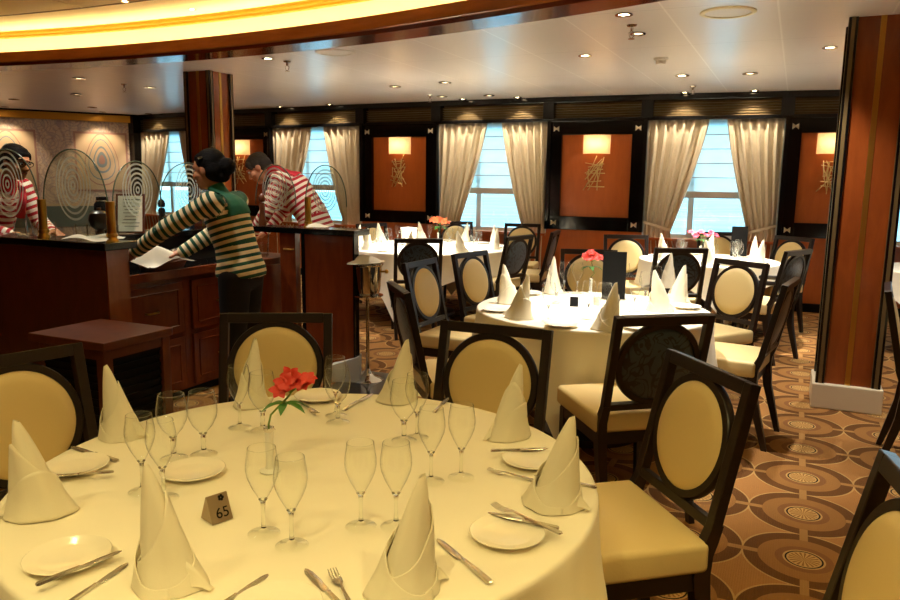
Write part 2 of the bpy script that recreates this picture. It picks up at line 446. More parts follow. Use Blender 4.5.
for i, cx in enumerate((ML-.6, ML-2.0, ML-3.3)):
    for s_, mt in ((.42, 'muralrose'), (.39, 'muralcream')):
        mflat('frame_panel', [(cx-s_, 1.62-s_*1.0), (cx+s_, 1.62-s_), (cx+s_, 1.72+s_*1.15), (cx-s_, 1.72+s_*1.15)], mt, .003 if s_ > .4 else .005)
    for r_, mt in ((.33, 'muralrose'), (.315, 'muralcream'), (.26, 'muralblue'), (.245, 'muralcream'), (.17, 'muralblue'), (.145, 'muralcream'), (.10, 'muralblue'), (.06, 'muralrose')):
        mflat('feather_motif', [(cx+r_*.8*sin(q*2*PI/20)*(1-.3*cos(q*2*PI/20)), 1.74+r_*1.35*cos(q*2*PI/20)) for q in range(20)], mt, .008+.002*(.34-r_)*20)

# ------------------------------------------------------------------ window wall
def seg_m(i):
    a, b = BP[i], BP[i+1]; d = b-a
    return Matrix.Translation((a.x, a.y, 0)) @ Matrix.Rotation(math.atan2(d.y, d.x), 4, 'Z'), d.length
fr = MB(); lou = MB(); wd = MB(); low = MB(); base = MB(); bow = []
ZP0, ZP1, ZF, ZR = 1.035, 2.055, 2.24, .865
for i, kd in enumerate(KIND):
    mt, L = seg_m(i)
    fr.box((L/2, .06, 2.485), (L, .2, .07), mt); fr.box((L/2, .06, ZF), (L, .2, .045), mt)
    fr.box((.025, .02, (ZF+2.45)/2), (.09, .16, 2.45-ZF), mt); fr.box((L-.025, .02, (ZF+2.45)/2), (.09, .16, 2.45-ZF), mt)
    lou.box((L/2, .1, (ZF+2.45)/2), (L, .06, 2.45-ZF), mt)
    for k in range(6):
        lou.box((L/2, .045, ZF+.03+.03*k), (L-.06, .05, .014), mt)
    base.box((L/2, .02, .05), (L, .12, .1), mt)
    if kd == 'panel':
        fw = .17*1.0
        for x0, x1, z0, z1 in ((0, fw, ZR, ZF), (L-fw, L, ZR, ZF), (fw, L-fw, ZP1, ZF), (fw, L-fw, ZR, ZP0)):
            fr.box(((x0+x1)/2, .04, (z0+z1)/2), (x1-x0, .1, z1-z0), mt)
        for x0 in (.012, L-.012): fr.box((x0, .0, (ZR+ZF)/2), (.05, .1, ZF-ZR), mt)
        wd.box((L/2, .07, (ZP0+ZP1)/2), (L-2*fw+.02, .05, ZP1-ZP0+.02), mt)
        low.box((L/2, .05, (ZR+.1)/2), (L, .1, ZR-.1), mt)
        for bx_ in (fw*.58, L-fw*.58):
            for bz in (ZP1+.075, ZP0-.085): bow.append((mt, bx_, bz, L))
    else:
        low.box((L/2, .05, .44), (L, .1, .68), mt); wd.box((L/2, .02, .79), (L, .18, .03), mt)
struct(fr.build('wall_back', 'lacquer', bevel=.004)); struct(lou.build('trim_22', 'bronze')); struct(wd.build('trim_23', 'wallwood'))
struct(low.build('wall_back_dado', 'wallwood')); struct(base.build('baseboard_back', 'black'))
bm_ = MB()
for sx in (-1, 1): bm_.prism([(0, -.008), (sx*.034, -.034), (sx*.034, .034), (0, .008)] if sx > 0 else [(0, .008), (-.034, .034), (-.034, -.034), (0, -.008)], 0, .012, Matrix.Rotation(PI/2, 4, 'X'))
struct(MB().box((-.02, .0, 1.26), (.2, .26, 2.52), seg_m(0)[0]).build('trim_24', 'lacquer'))
bowp = bm_.build('bow_tie_ornament', plain('bow_tie_silver', '#e2d6b8', .35, .25)); tag(bowp, 'x', 'ornament', 'bow-tie corner ornaments on the black panel frames')
first = True
PANEL_WORD = {1: 'far left panel behind the staff', 3: 'panel left of the middle window', 5: 'panel between the two clear windows', 7: 'panel beside the right pillar'}
pidx = [i for i, k in enumerate(KIND) if k == 'panel']
for n, (mt, bx_, bz, L) in enumerate(bow):
    w = PANEL_WORD[pidx[n//4]]
    lab = 'silver bow-tie ornament at the %s %s corner of the %s' % ('upper' if bz > 1.5 else 'lower', 'left' if bx_ < L/2 else 'right', w)
    o = bowp if n == 0 else bowp.copy()
    if n: C.objects.link(o)
    o['label'] = lab; o.matrix_world = mt @ Matrix.Translation((bx_, -.008, bz))
bowp_first = bow[0]; bowp.matrix_world = bow[0][0] @ Matrix.Translation((bow[0][1], -.008, bow[0][2]))

# sconces
def sconce(i, label):
    mt, L = seg_m(i)
    t = thing('wall_sconce', label, 'wall lamp', group='wall sconces on the wood panels'); t.matrix_world = mt @ Matrix.Translation((L/2 if i != 7 else L*.63, .045, 0))
    zt, zb = ZP1-.005, ZP1-.235
    m = MB()
    m.grid(lambda u, v: (.17*cos(PI+PI*u), .13*sin(PI+PI*u), zb+(zt-zb)*v), 24, 2); m.build('lamp_shade', 'shade', t, smooth=3)
    m = MB(); rnd = random.Random(i)
    for k in range(9):
        x0 = rnd.uniform(-.11, .11); x1 = -x0*.5+rnd.uniform(-.1, .1); z0 = zb+.03-rnd.uniform(0, .25); z1 = z0-rnd.uniform(.18, .38)
        z1 = max(z1, zb-.45)
        m.tube([(x0, -.05, z0), ((x0+x1)/2+rnd.uniform(-.02, .02), -.07, (z0+z1)/2), (x1, -.05, z1)], .006, 5)
    for k in range(6):
        z0 = zb-.1-.055*k; m.tube([(-.11+rnd.uniform(-.02, .04), -.055, z0+rnd.uniform(-.03, .03)), (.11-rnd.uniform(-.02, .04), -.06, z0+rnd.uniform(-.05, .05))], .0055, 5)
    m.build('stick_ornament', 'stickmetal', t, smooth=3)
    m = MB(); m.box((0, -.012, (zt+zb)/2), (.1, .02, .1)); m.lathe([(.0, 0), (.02, .01), (.028, .05), (.02, .085), (0, .1)], 12, Matrix.Translation((0, -.06, zb+.09)))
    m.build('bulb', emit('sconce_bulb', '#ffdfae', 6.5), t, smooth=.7)
    return t
for i, w in ((1, 'far left panel, behind the stooping waiter'), (3, 'panel left of the middle window'), (5, 'panel between the two clear windows'), (7, 'panel half hidden by the right pillar')):
    sconce(i, 'cream half-drum wall sconce with gold sticks on the '+w)

# windows, blinds, curtains
def curtain(mt, x_out, w_top, w_tie, sgn, name_lab, tie):
    t = thing('curtain', name_lab, 'curtain', group='champagne curtains at the windows'); t.matrix_world = mt @ Matrix.Translation((x_out, .03, 0))
    zt, zb, zk = ZF-.02, .04, .88
    nf = 6
    def fn(u, v):
        z = zt+(zb-zt)*v
        if z > zk:
            q = ((zt-z)/(zt-zk)); w = w_top+(w_tie-w_top)*(q**1.25)
        else:
            q = (zk-z)/(zk-zb); w = w_tie*(1+.35*min(1, q*2))
        amp = .032*(.8+.4*sin(3*v)) * (1 if z > zk+.1 else .6)
        f = sin(u*nf*2*PI+1.2*sin(2*v+u*3)) + .35*sin(u*nf*4.3*PI+v*2)
        return (sgn*u*w, -.02+amp*f*.8, z)
    m = MB(); m.grid(fn, 90, 40); c = m.build('drape', 'curtain', t, smooth=3)
    md = c.modifiers.new('s', 'SOLIDIFY'); md.thickness = .004
    if tie:
        m = MB(); m.grid(lambda u, v: (sgn*(w_tie*u*1.02), -.056-.012*sin(PI*u), zk+.10+.035*v-.10*u), 20, 4)
        m.build('tie_back', 'curtain', t, smooth=3)
wn = 0
WW = {0: 'far left window behind the pillar', 2: 'window behind the stooping waiter', 4: 'middle window', 6: 'right-hand window', 8: 'window right of the pillar'}
for i, kd in enumerate(KIND):
    if kd != 'window': continue
    wn += 1; mt, L = seg_m(i)
    w = thing('window_%d' % wn, None, None); w.matrix_world = mt; struct(w)
    m = MB(); z0, z1 = .805, ZF-.02
    for x in (.03, L*.36, L*.79, L-.03): m.box((x, .16, (z0+z1)/2), (.07 if .1 < x < L-.1 else .06, .05, z1-z0))
    for z in (z0+.02, z1-.02): m.box((L/2, .16, z), (L, .05, .05))
    m.build('window_frame', 'winframe', w, bevel=.004)
    MB().box((L/2, .17, (z0+z1)/2), (L-.08, .008, z1-z0-.06)).build('glass_pane', 'pane', w)
    b = thing('roman_blind', 'white roman blind drawn halfway down the '+WW[i], 'blind', group='roman blinds'); b.matrix_world = mt
    zb = 1.37; m = MB()
    m.grid(lambda u, v: (.06+(L-.12)*u, .105+.012*abs(sin(PI*5*v)), zb+(z1-zb)*v), 4, 41)
    bl = m.build('blind_fabric', 'blind', b, smooth=3)
    m = MB()
    for k in range(1, 5): m.box((L/2, .1, zb+(z1-zb)*k/5), (L-.12, .008, .012))
    m.build('batten', 'blindbar', b)
    MB().box((L/2, .1, zb-.035), (L-.12, .03, .08)).build('hem_bar', 'blindbar', b, bevel=.006)
    tie = i in (6, 8)
    curtain(mt, .02, L*.45, L*.21, 1, 'champagne satin curtain gathered at the left of the '+WW[i], tie)
    curtain(mt, L-.02, L*.40, L*.20, -1, 'champagne satin curtain gathered at the right of the '+WW[i], tie)
# sea outside
m = MB(); m.grid(lambda u, v: (-420+840*u, 20+500*v*v, -9.0), 20, 20); s_ = m.build('sea', 'sea'); struct(s_)

# ------------------------------------------------------------------ pillars
RA = -UA
def pillar(name, label, corner, w, plinth):
    t = thing(name, label, 'pillar', (corner[0], corner[1], 0), RA); struct(t)
    m = MB(); m.box((w/2, w/2, ZC/2), (w-.03, w-.03, ZC)); m.build('veneer_core', 'cherry', t)
    m = MB()
    for x in (.02, w-.02):
        for y in (.02, w-.02): m.box((x, y, ZC/2), (.05, .05, ZC))
    m.build('corner_strip', 'lacquer', t)
    m = MB()
    for x in (.02, w-.02):
        for y in (.02, w-.02): m.box((x, y, ZC/2), (.056, .022, ZC)); m.box((x, y, ZC/2), (.022, .056, ZC))
    m.build('bronze_inlay', 'bronze', t)
    m = MB(); m.box((w/2, w/2, ZC/2), (.032, w-.022, ZC)); m.box((w/2, w/2, ZC/2), (w-.022, .032, ZC)); m.build('brass_strip', 'brass', t)
    if plinth: MB().box((w/2, w/2, .085), (w+.05, w+.05, .17)).build('plinth', 'plinth', t, bevel=.008)
    return t
pillar('pillar', 'tall wood-veneered pillar with a brass strip and white plinth, at the right', (2.475, 4.87), .37, True)
pillar('pillar', 'tall wood-veneered pillar with brass strips behind the woman', (-2.4-.30, 7.6+.14), .33, True)

# ------------------------------------------------------------------ chairs
def chair_proto(arms=False):
    t = thing('dining_chair', 'x', 'chair', (0, 0, 0), 0, 'oval-backed dining chairs')
    BM = Matrix.Translation((0, -.235, .52)) @ Matrix.Rotation(math.radians(12.5), 4, 'X')
    m = MB()
    for s in (-1, 1): m.box((s*.207, 0, .22), (.034, .034, .44), BM)
    m.box((0, 0, .421), (.382, .034, .04), BM); m.box((0, 0, .022), (.382, .03, .03), BM)
    m.build('back_frame', 'espresso', t, bevel=.003)
    ey = Matrix.Rotation(PI/2, 4, 'X')
    E = BM @ Matrix.Translation((0, 0, .219)) @ Matrix.Diagonal((1, 1, 1.0, 1)) @ ey
    m = MB(); m.lathe([(.166, -.014), (.188, -.014), (.192, -.008), (.192, .008), (.188, .014), (.166, .014)], 56, E, close=True)
    m.build('oval_ring', 'espresso', t, smooth=SM)
    m = MB(); m.lathe([(0, -.030), (.08, -.029), (.13, -.026), (.157, -.019), (.169, -.008), (.169, 0), (0, .0)], 48, E); m.build('back_cushion', 'vinyl', t, smooth=SM)
    m = MB(); m.lathe([(0, .016), (.15, .014), (.169, .006), (.169, .0005), (0, .0005)], 48, E); m.build('rear_panel', 'damask', t, smooth=SM)
    def cush(u, v):
        return None
    m = MB(); m.box((0, .02, .458), (.475, .475, .092)); m.build('seat', 'vinyl', t, smooth=1.2, bevel=.02, bseg=4)
    m = MB(); m.box((0, .02, .385), (.44, .44, .06)); m.build('seat_frame', 'espresso', t, bevel=.004)
    for s in (-1, 1):
        m = MB(); m.loft([(s*.2, .215, .40, .046, .046), (s*.2, .215, .3, .046, .046), (s*.203, .22, 0, .028, .028)]); m.build('leg', 'espresso', t)
    for s in (-1, 1):
        m = MB(); m.loft([(s*.207, -.243, .545, .034, .036), (s*.209, -.225, .50, .036, .042), (s*.209, -.205, .46, .04, .05), (s*.207, -.2, .40, .042, .052), (s*.205, -.215, .28, .04, .046), (s*.203, -.29, 0, .028, .03)])
        m.build('leg', 'espresso', t, smooth=.5)
    if arms:
        for s in (-1, 1):
            m = MB(); m.tube([(s*.215, -.265, .68), (s*.235, -.1, .675), (s*.245, .08, .665), (s*.245, .15, .655), (s*.243, .17, .63), (s*.235, .14, .5), (s*.225, .12, .4)], .019, 8)
            m.build('armrest', 'espresso', t, smooth=SM)
    return t
CH = chair_proto(); CHA = chair_proto(True)
def chair(mid, ang, label, group, proto=None, ztop=.95):
    """mid: centre of the top rail, ang: facing direction as rotz (local +Y faces the table)"""
    f = Vector((-sin(ang), cos(ang)))
    off = .235+.22*.44
    p = Vector(mid) + f*off
    return place(proto or CH, (p.x, p.y, 0), ang, label, group)
R = math.radians
def mid_of(a, b, z=.95):
    p, q = Vector(P(*a, z)), Vector(P(*b, z)); return ((p.x+q.x)/2, (p.y+q.y)/2)
G1, G2, G3, G4 = ('chairs round the %s table' % w for w in ('near', 'second', 'window', 'right-hand window'))
chair((-1.36, 2.23), R(232), 'dark oval-backed chair at the left edge, in front of the low louvred cabinet', G1)
chair(mid_of((225, 313), (328, 313)), R(184), 'dark oval-backed chair behind the red flowers of the near table', G1)
chair(mid_of((446, 320), (549, 330)), R(156), 'dark oval-backed chair across the near table, between both tables', G1)
chair(mid_of((672, 349), (757, 385)), R(104), 'dark oval-backed chair right of the near table, its whole seat showing', G1)
chair((.868, 1.268), R(77), 'dark oval-backed chair in the lower right corner, seen edge-on', G1)
chair(mid_of((618, 317), (712, 314)), R(13), 'chair with patterned black oval back to the camera, before the second table', G2)
chair(mid_of((389, 281), (407, 293)), R(286), 'dark chair seen edge-on from the side, left of the second table', G2)
chair(mid_of((403, 264), (434, 257)), R(244), 'oval-backed chair just behind the edge-on chair left of the second table', G2)
chair(mid_of((452, 254), (486, 250)), R(234), 'oval-backed chair third from the front, left of the second table', G2)
chair(mid_of((555, 248), (624, 251)), R(172), 'oval-backed chair behind the flowers and menu of the second table', G2)
chair((2.05, 5.22), R(120), 'oval-backed cream chair facing the camera, right rear of the second table', G2)
chair((1.93, 4.17), R(57), 'dark chair seen edge-on with cream seat, right of the second table', G2)
T3C = Vector((-.25, 8.25)); T3R = .93
def around(cen, px, z, dist, label, g, proto=None, face=None, extra=0):
    d = ray(px, 176); k = d.x/d.y
    # point on the ray at given depth
    p = Vector((k*dist, dist)); f = cen-p
    ang = math.atan2(-f.x, f.y)+extra if face is None else face
    return chair(p, ang, label, g, proto)
around(T3C, 419, 0, 6.8, 'chair with black oval back turned to the camera, in front of the window table', G3, face=R(8))
around(T3C, 371, 0, 9.0, 'cream oval-backed chair at the left end of the window table, next to the ice bucket', G3)
around(T3C, 456, 0, 9.6, 'cream oval-backed chair behind the orange flowers at the middle window', G3, face=R(188))
around(T3C, 524, 0, 9.3, 'cream oval-backed chair at the right curtain of the middle window', G3, face=R(165))
around(T3C, 522, 0, 7.3, 'chair with blue-black oval back, right of the window table', G3, face=R(50))
around(T3C, 558, 0, 8.0, 'narrow edge-on chair with blue oval back under the panel between the windows', G3, face=R(72))
around(Vector((2.4, 7.25)), 629, 0, 7.6, 'cream oval-backed chair under the panel, left of the right-hand window table', G4, face=R(176))
T4C = Vector((2.5, 7.2)); T4R = .65
around(T4C, 686, 0, 6.15, 'chair with black oval back turned to the camera, in front of the right-hand window table', G4, face=R(2))
around(T4C, 722, 0, 8.2, 'cream oval-backed chair at the sill of the right-hand window', G4, face=R(175))
around(T4C, 806, 0, 6.1, 'armchair with blue-black oval back, between the right-hand window table and the pillar', G4, CHA, face=R(40))
around(T4C, 800, 0, 7.6, 'oval-backed chair behind the armchair, under the panel by the pillar', G4, face=R(118))
chair((2.37, 4.0), R(240), 'dark chair at the right edge of the picture, in front of the pillar', G1)

# ------------------------------------------------------------------ tables and cloths
def table(cx, cy, r, half, phi, lab, clab, seed):
    t = thing('round_table', lab, 'table', (cx, cy, 0))
    m = MB(); m.lathe([(0, .71), (r-.03, .71), (r-.012, .72), (r-.012, .742), (0, .742)], 64); m.build('tabletop', 'darkmah', t, smooth=SM)
    m = MB(); m.lathe([(0, .71), (.07, .70), (.06, .1), (.10, .07), (.30, .035), (.31, 0), (0, 0)], 32); m.build('pedestal', 'espresso', t, smooth=SM)
    rnd = random.Random(seed); ph = [rnd.uniform(0, 6) for _ in range(4)]
    n, drops = 220, 26
    def hang(a):
        c, s = abs(cos(a-phi)), abs(sin(a-phi))
        L = half/max(c, s)
        return min(L-r, .70)
    vs = [(0, 0, .750)]; rows = []
    for k in range(1, 8): rows.append(('t', (r-.01)*k/7))
    for k in range(1, 4): rows.append(('c', k/3))
    for k in range(1, drops+1): rows.append(('d', k/drops))
    for kind, q in rows:
        for i in range(n):
            a = 2*PI*i/n; h = hang(a)
            if kind == 't': rr, z = q, .750+.0012*sin(a*3+q*9+ph[0])*(q > .2)
            elif kind == 'c': rr, z = r-.01+.012*sin(q*PI/2), .750-.012*(1-cos(q*PI/2))
            else:
                d = .012+(h-.012)*q
                amp = min(.075, .22*d)*(.6+.4*sin(a*3+ph[2]))
                rr = r+.003+.17*d*q + amp*(sin(a*15+ph[1]+.8*sin(a*4+ph[3]))*.6+.4*sin(a*8+ph[2]))*.8
                z = .738-d+.012
            vs.append((rr*cos(a), rr*sin(a), z))
    fs = [(0, 1+i, 1+(i+1) % n) for i in range(n)]
    for k in range(len(rows)-1):
        for i in range(n):
            j = (i+1) % n; a0 = 1+k*n
            fs.append((a0+i, a0+n+i, a0+n+j, a0+j))
    m = MB(); m.add(vs, fs); o = m.build('tablecloth', 'cloth', smooth=3); o.location = (cx, cy, 0)
    tag(o, clab, 'tablecloth', 'white tablecloths'); return t
T1C = Vector((-.346, 1.814)); T1R = .721
T2C = Vector((.84, 4.33)); T2R = .68
table(T1C.x, T1C.y, .718, 1.0, R(18), 'large round dining table nearest the camera, under its cloth', 'cream-lit white cloth of the nearest round table', 1)
table(T2C.x, T2C.y, T2R, .88, R(203), 'round dining table in the middle of the room, under its cloth', 'brightly lit white cloth of the second table, its corner hanging towards the camera', 2)
table(T3C.x, T3C.y, T3R, 1.16, R(30), 'large round table at the middle window, under its cloth', 'white cloth of the table at the middle window', 3)
table(T4C.x, T4C.y, T4R, .82, R(40), 'small round table at the right-hand window, under its cloth', 'white cloth of the small table at the right-hand window', 4)
T5C = Vector((4.55, 6.5))
table(T5C.x, T5C.y, .7, .95, R(10), 'round table at the right edge behind the pillar, under its cloth', 'white cloth glimpsed right of the pillar', 5)

# ------------------------------------------------------------------ tableware
def onto(p, m):            # keep a thing of radius m inside the rim of the table it stands on
    for c, r in ((T1C, .718), (T2C, T2R), (T3C, T3R), (T4C, T4R)):
        d = Vector((p[0]-c.x, p[1]-c.y))
        if d.length < r+.35:
            if d.length > r-m: d *= (r-m)/d.length
            return (c.x+d.x, c.y+d.y)
    return p
TZ = .7515
def napkin_proto(seed):
    rnd = random.Random(seed)
    t = thing('napkin', 'x', 'napkin', group='folded napkins')
    h = .215; lean = (.040, .036, -.040)[seed % 3]
    def cross(a, p=1.8):
        c, s = cos(a), sin(a)
        q = (abs(c)**p+abs(s)**p)**(-1/p); return c*q, s*q
    def cone(r0, spin, turns, hf, rx=1.0, ry=.8, off=0.0, nv=16, nu=54):
        def fn(u, v):
            a = spin+2*PI*turns*u
            top = hf(a); z = top*v; k = z/h
            rad = (r0*(1-k)**.80+.0025) + .003*u + off
            # soft vertical creases
            rad *= 1+.045*sin(3*a+5*k)+.03*sin(7*a)*(1-k)
            c, s = cross(a)
            bulge = 1+.12*max(0, 1-k*5)
            return (rad*rx*c*bulge+lean*k**1.15, rad*ry*s*bulge, z)
        m = MB(); m.grid(fn, nu, nv); return m
    m = cone(.050, .4, 1.25, lambda a: h*(.985+.015*cos(a)))
    def th(o):
        md = o.modifiers.new('s', 'SOLIDIFY'); md.thickness = .0022; md.offset = 1; return o
    m.build('cone', 'napkin', t, smooth=3)
    m = cone(.0515, 2.2, 1.12, lambda a: .105+.060*cos(a-.6), off=.0035); th(m.build('wrap', 'napkin', t, smooth=3))
    m = cone(.053, 5.0, 1.05, lambda a: .060+.045*cos(a-2.0), off=.006); th(m.build('fold', 'napkin', t, smooth=3))
    def wing(u, v):
        x = .038+.05*u; y = -.008+.03*(v-.5)*(1-.55*u)+.01*u
        return (x, y, .004+.05*(1-u)*(1-abs(2*v-1))+.016*u*(1-u)*4*.5)
    m = MB(); m.grid(wing, 12, 9); m.build('tail', 'napkin', t, smooth=3)
    return t
NP = [napkin_proto(s) for s in (1, 2, 3)]
def napkin(px, py, rot, label, group, k=0, s=1.0, z=TZ, xy=None):
    p = onto(xy or P(px, py, z), .062)
    return place(NP[k], (p[0], p[1], z), rot, label, group, s)
GN1 = 'folded napkins on the near table'
napkin(42, 512, R(200), 'tall cone-folded napkin at the left edge of the near table, beside two bread plates', GN1, 0, 1.02)
napkin(122, 436, R(-10), 'cone-folded napkin standing before the louvred cabinet', GN1, 1, .98)
napkin(252, 404, R(80), 'cone-folded napkin behind the red flowers, in front of a chair back', GN1, 2, 1.0)
napkin(402, 396, R(20), 'cone-folded napkin at the back of the near table, right of the flowers', GN1, 0, .98)
napkin(508, 436, R(212), 'cone-folded napkin in front of the middle cream chair back', GN1, 1, 1.0)
napkin(552, 504, R(-25), 'cone-folded napkin at the right rim of the near table', GN1, 2, 1.03)
napkin(404, 590, R(25), 'cone-folded napkin standing at the front of the near table', GN1, 0, 1.02)
napkin(170, 582, R(-20), 'wide cone-folded napkin left of the front knife, nearest the camera', GN1, 1, 1.05)

# glasses
WINE = [(0, 0), (.033, 0), (.034, .002), (.030, .004), (.012, .008), (.0055, .015), (.0042, .03), (.0042, .062), (.006, .074), (.012, .086), (.024, .108), (.0325, .130), (.0348, .146), (.034, .160), (.0305, .182), (.0292, .192)]
GOB = [(0, 0), (.034, 0), (.035, .002), (.030, .005), (.012, .009), (.007, .016), (.0055, .03), (.007, .042), (.0065, .055), (.012, .066), (.026, .082), (.036, .104), (.0385, .122), (.0375, .140), (.0335, .162), (.0318, .172)]
def glass_proto(prof, name):
    t = thing(name, 'x', 'glass')
    stem = [q for q in prof if q[1] <= (.074 if prof is WINE else .055)]
    bowl = [q for q in prof if q[1] >= (.074 if prof is WINE else .055)]
    foot = [q for q in stem if .001 < q[1] <= .015]; stm = [(0, .013)]+[q for q in stem if q[1] >= .0145]+[(bowl[0][0]*1.6, bowl[0][1]+.005), (0, bowl[0][1]+.006)]
    m = MB(); m.lathe(foot, 36); m.build('foot', 'glass', t, smooth=3)
    m = MB(); m.lathe(stm, 16); m.build('stem', 'solid', t, smooth=SM)
    m = MB(); m.lathe(bowl+[(bowl[-1][0]-.0006, bowl[-1][1]+.0007), (bowl[-1][0]-.0012, bowl[-1][1]-.0008)], 40); m.build('bowl', 'glass', t, smooth=3)
    return t
GP = {'w': glass_proto(WINE, 'wine_glass'), 'g': glass_proto(GOB, 'water_goblet')}
def glass(k, px, py, label, group, s=1.0, z=TZ, xy=None):
    p = onto(xy or P(px, py, z), .042); return place(GP[k], (p[0], p[1], z), random.uniform(0, 6), label, group, s)
GG1 = 'glasses on the near table'
for k, x, y, l in (
    ('w', 240, 428, 'wine glass left of the pair behind the flower vase'),
    ('g', 263, 431, 'goblet right of the pair, just left of the flower stem'),
    ('g', 338, 423, 'water goblet right of the red flowers'),
    ('w', 336, 416, 'wine glass hidden behind the goblet right of the red flowers'),
    ('g', 174, 459, 'water goblet left of the pair by the louvred cabinet'),
    ('g', 204, 455, 'water goblet right of the pair by the louvred cabinet'),
    ('w', 143, 492, 'wine glass left of the pair behind the wide front napkin'),
    ('w', 164, 499, 'wine glass right of the pair behind the wide front napkin, next to a plate'),
    ('w', 264, 534, 'wine glass beside the table number, in front of the vase'),
    ('w', 292, 546, 'wine glass nearest the camera, right of the table number'),
    ('w', 361, 527, 'tall wine glass alone in the middle of the near table'),
    ('w', 396, 527, 'wine glass partly hidden by the front napkin'),
    ('g', 404, 441, 'water goblet in front of the napkin at the back of the near table'),
    ('w', 417, 438, 'wine glass just right of the goblet at the back of the near table'),
    ('w', 431, 482, 'wine glass left of the pair before the middle chair back'),
    ('w', 461, 478, 'wine glass right of the pair before the middle chair back')):
    glass(k, x, y, l, GG1, 1.0 if k == 'w' else 1.04)

# plates
def plate_proto():
    t = thing('bread_plate', 'x', 'plate')
    m = MB(); m.lathe([(0, .004), (.048, .004), (.055, .006), (.072, .011), (.0785, .013), (.080, .0145), (.0785, .0155), (.070, .0135), (.056, .009), (.050, .0075), (0, .007)], 56); m.build('dish', 'china', t, smooth=SM)
    m = MB(); m.lathe([(.040, 0), (.048, 0), (.048, .0045), (.040, .0045)], 40, close=True); m.build('foot_ring', 'china', t, smooth=SM)
    return t
PL = plate_proto()
def plate(px, py, label, group, s=1.0, z=TZ, xy=None):
    p = onto(xy or P(px, py, z), .07); return place(PL, (p[0], p[1], z), 0, label, group, s)
GPL = 'bread plates on the near table'
for x, y, l in ((68, 561, 'bread plate with a knife across it, front left of the near table'), (193, 474, 'empty bread plate beside the goblets, behind the table number'),
                (76, 469, 'bread plate with a knife, half behind the left-hand napkin'), (507, 537, 'bread plate at the right rim with a knife and fork on it'),
                (532, 463, 'bread plate half hidden behind the right-hand napkin'), (318, 397, 'bread plate at the back, beneath the red flowers'),
                (277, 612, 'bread plate cut off by the bottom edge, between knife and knife')):
    plate(x, y, l, GPL, 1.0)

# cutlery: local x runs from handle to tip
def outline(name, prof, zs):        # prof: (x, half width), zs thickness
    m = MB(); n = len(prof)
    vs = []
    for x, w, z, th in prof: vs += [(x, -w, z), (x, w, z), (x, w*.7, z+th), (x, -w*.7, z+th)]
    fs = []
    for i in range(n-1):
        for k in range(4):
            l = (k+1) % 4; fs.append((i*4+k, i*4+l, i*4+4+l, i*4+4+k))
    fs += [(3, 2, 1, 0), tuple(4*(n-1)+k for k in range(4))]
    m.add(vs, fs); return m
def knife_proto():
    t = thing('table_knife', 'x', 'knife')
    outline('', [(-.1, .004, 0, .004), (-.095, .0075, 0, .006), (-.05, .0065, 0, .0065), (-.01, .005, 0, .006), (-.002, .006, 0, .006), (.004, .004, 0, .004)], 0).build('handle', 'silver', t, smooth=.6)
    outline('', [(.002, .004, .001, .0025), (.012, .008, .001, .0018), (.05, .0095, .001, .0018), (.085, .0085, .001, .0016), (.098, .005, .001, .0014), (.103, .0008, .001, .001)], 0).build('blade', 'silver', t, smooth=.6)
    return t
def fork_proto():
    t = thing('table_fork', 'x', 'fork')
    outline('', [(-.1, .003, 0, .002), (-.096, .008, 0, .003), (-.06, .0065, .002, .003), (0, .0035, .006, .003), (.03, .0035, .009, .003)], 0).build('handle', 'silver', t, smooth=.6)
    m = outline('', [(.029, .0035, .009, .002), (.04, .0095, .008, .002), (.055, .0115, .006, .002), (.058, .0115, .006, .002)], 0); m.build('head', 'silver', t, smooth=.6)
    for y in (-.0095, -.0032, .0032, .0095):
        m = MB(); m.tube([(.057, y, .007), (.075, y, .0065), (.094, y*.92, .012)], [.0017, .0016, .0008], 6); m.build('tine', 'silver', t, smooth=3)
    return t
KN, FK = knife_proto(), fork_proto()
def cutlery(pr, a, b, label, group, z=TZ, fl=0.0):       # a: handle end pixel, b: tip pixel
    p, q = Vector(P(*a, z)), Vector(P(*b, z)); c = (p+q)/2; d = q-p
    o = place(pr, (c.x, c.y, z), math.atan2(d.y, d.x), label, group, min(1.15, max(.8, d.length/.2)))
    return o
GK, GF = 'knives on the near table', 'forks on the near table'
PZ = TZ+.0158
cutlery(KN, (118, 462), (72, 447), 'knife lying behind the left-hand napkin, before the cabinet', GK)
cutlery(KN, (40, 584), (117, 553), 'knife laid across the front left bread plate', GK, PZ)
cutlery(KN, (66, 606), (124, 566), 'knife lying on the cloth between the front left plate and the wide napkin', GK)
cutlery(KN, (102, 473), (56, 476), 'knife laid on the plate behind the left-hand napkin', GK, PZ)
cutlery(KN, (343, 411), (372, 394), 'knife lying right of the water goblet at the back', GK)
cutlery(KN, (491, 584), (438, 540), 'knife lying between the front napkin and the right-hand plate', GK)
cutlery(KN, (559, 529), (489, 513), 'knife on the right-hand bread plate', GK, PZ)
cutlery(FK, (562, 534), (491, 507), 'fork beside the knife on the right-hand plate', GF, PZ+.004)
cutlery(KN, (352, 618), (306, 570), 'knife at the bottom edge, left of the front napkin', GK)
cutlery(FK, (360, 622), (331, 572), 'fork at the bottom edge, left of the front napkin', GF)
cutlery(KN, (212, 612), (260, 580), 'knife with dark blade, right of the wide front napkin', GK)
cutlery(KN, (434, 413), (448, 398), 'knife behind the pair of glasses at the back right', GK)
cutlery(KN, (497, 451), (541, 449), 'knife on the plate behind the right-hand napkin', GK, PZ)
cutlery(FK, (530, 480), (500, 474), 'fork behind the right-hand napkin', GF)
cutlery(KN, (586, 486), (545, 478), 'knife whose handle shows right of the right-hand napkin', GK)
cutlery(FK, (299, 401), (318, 417), 'fork beneath the red flowers', GF)

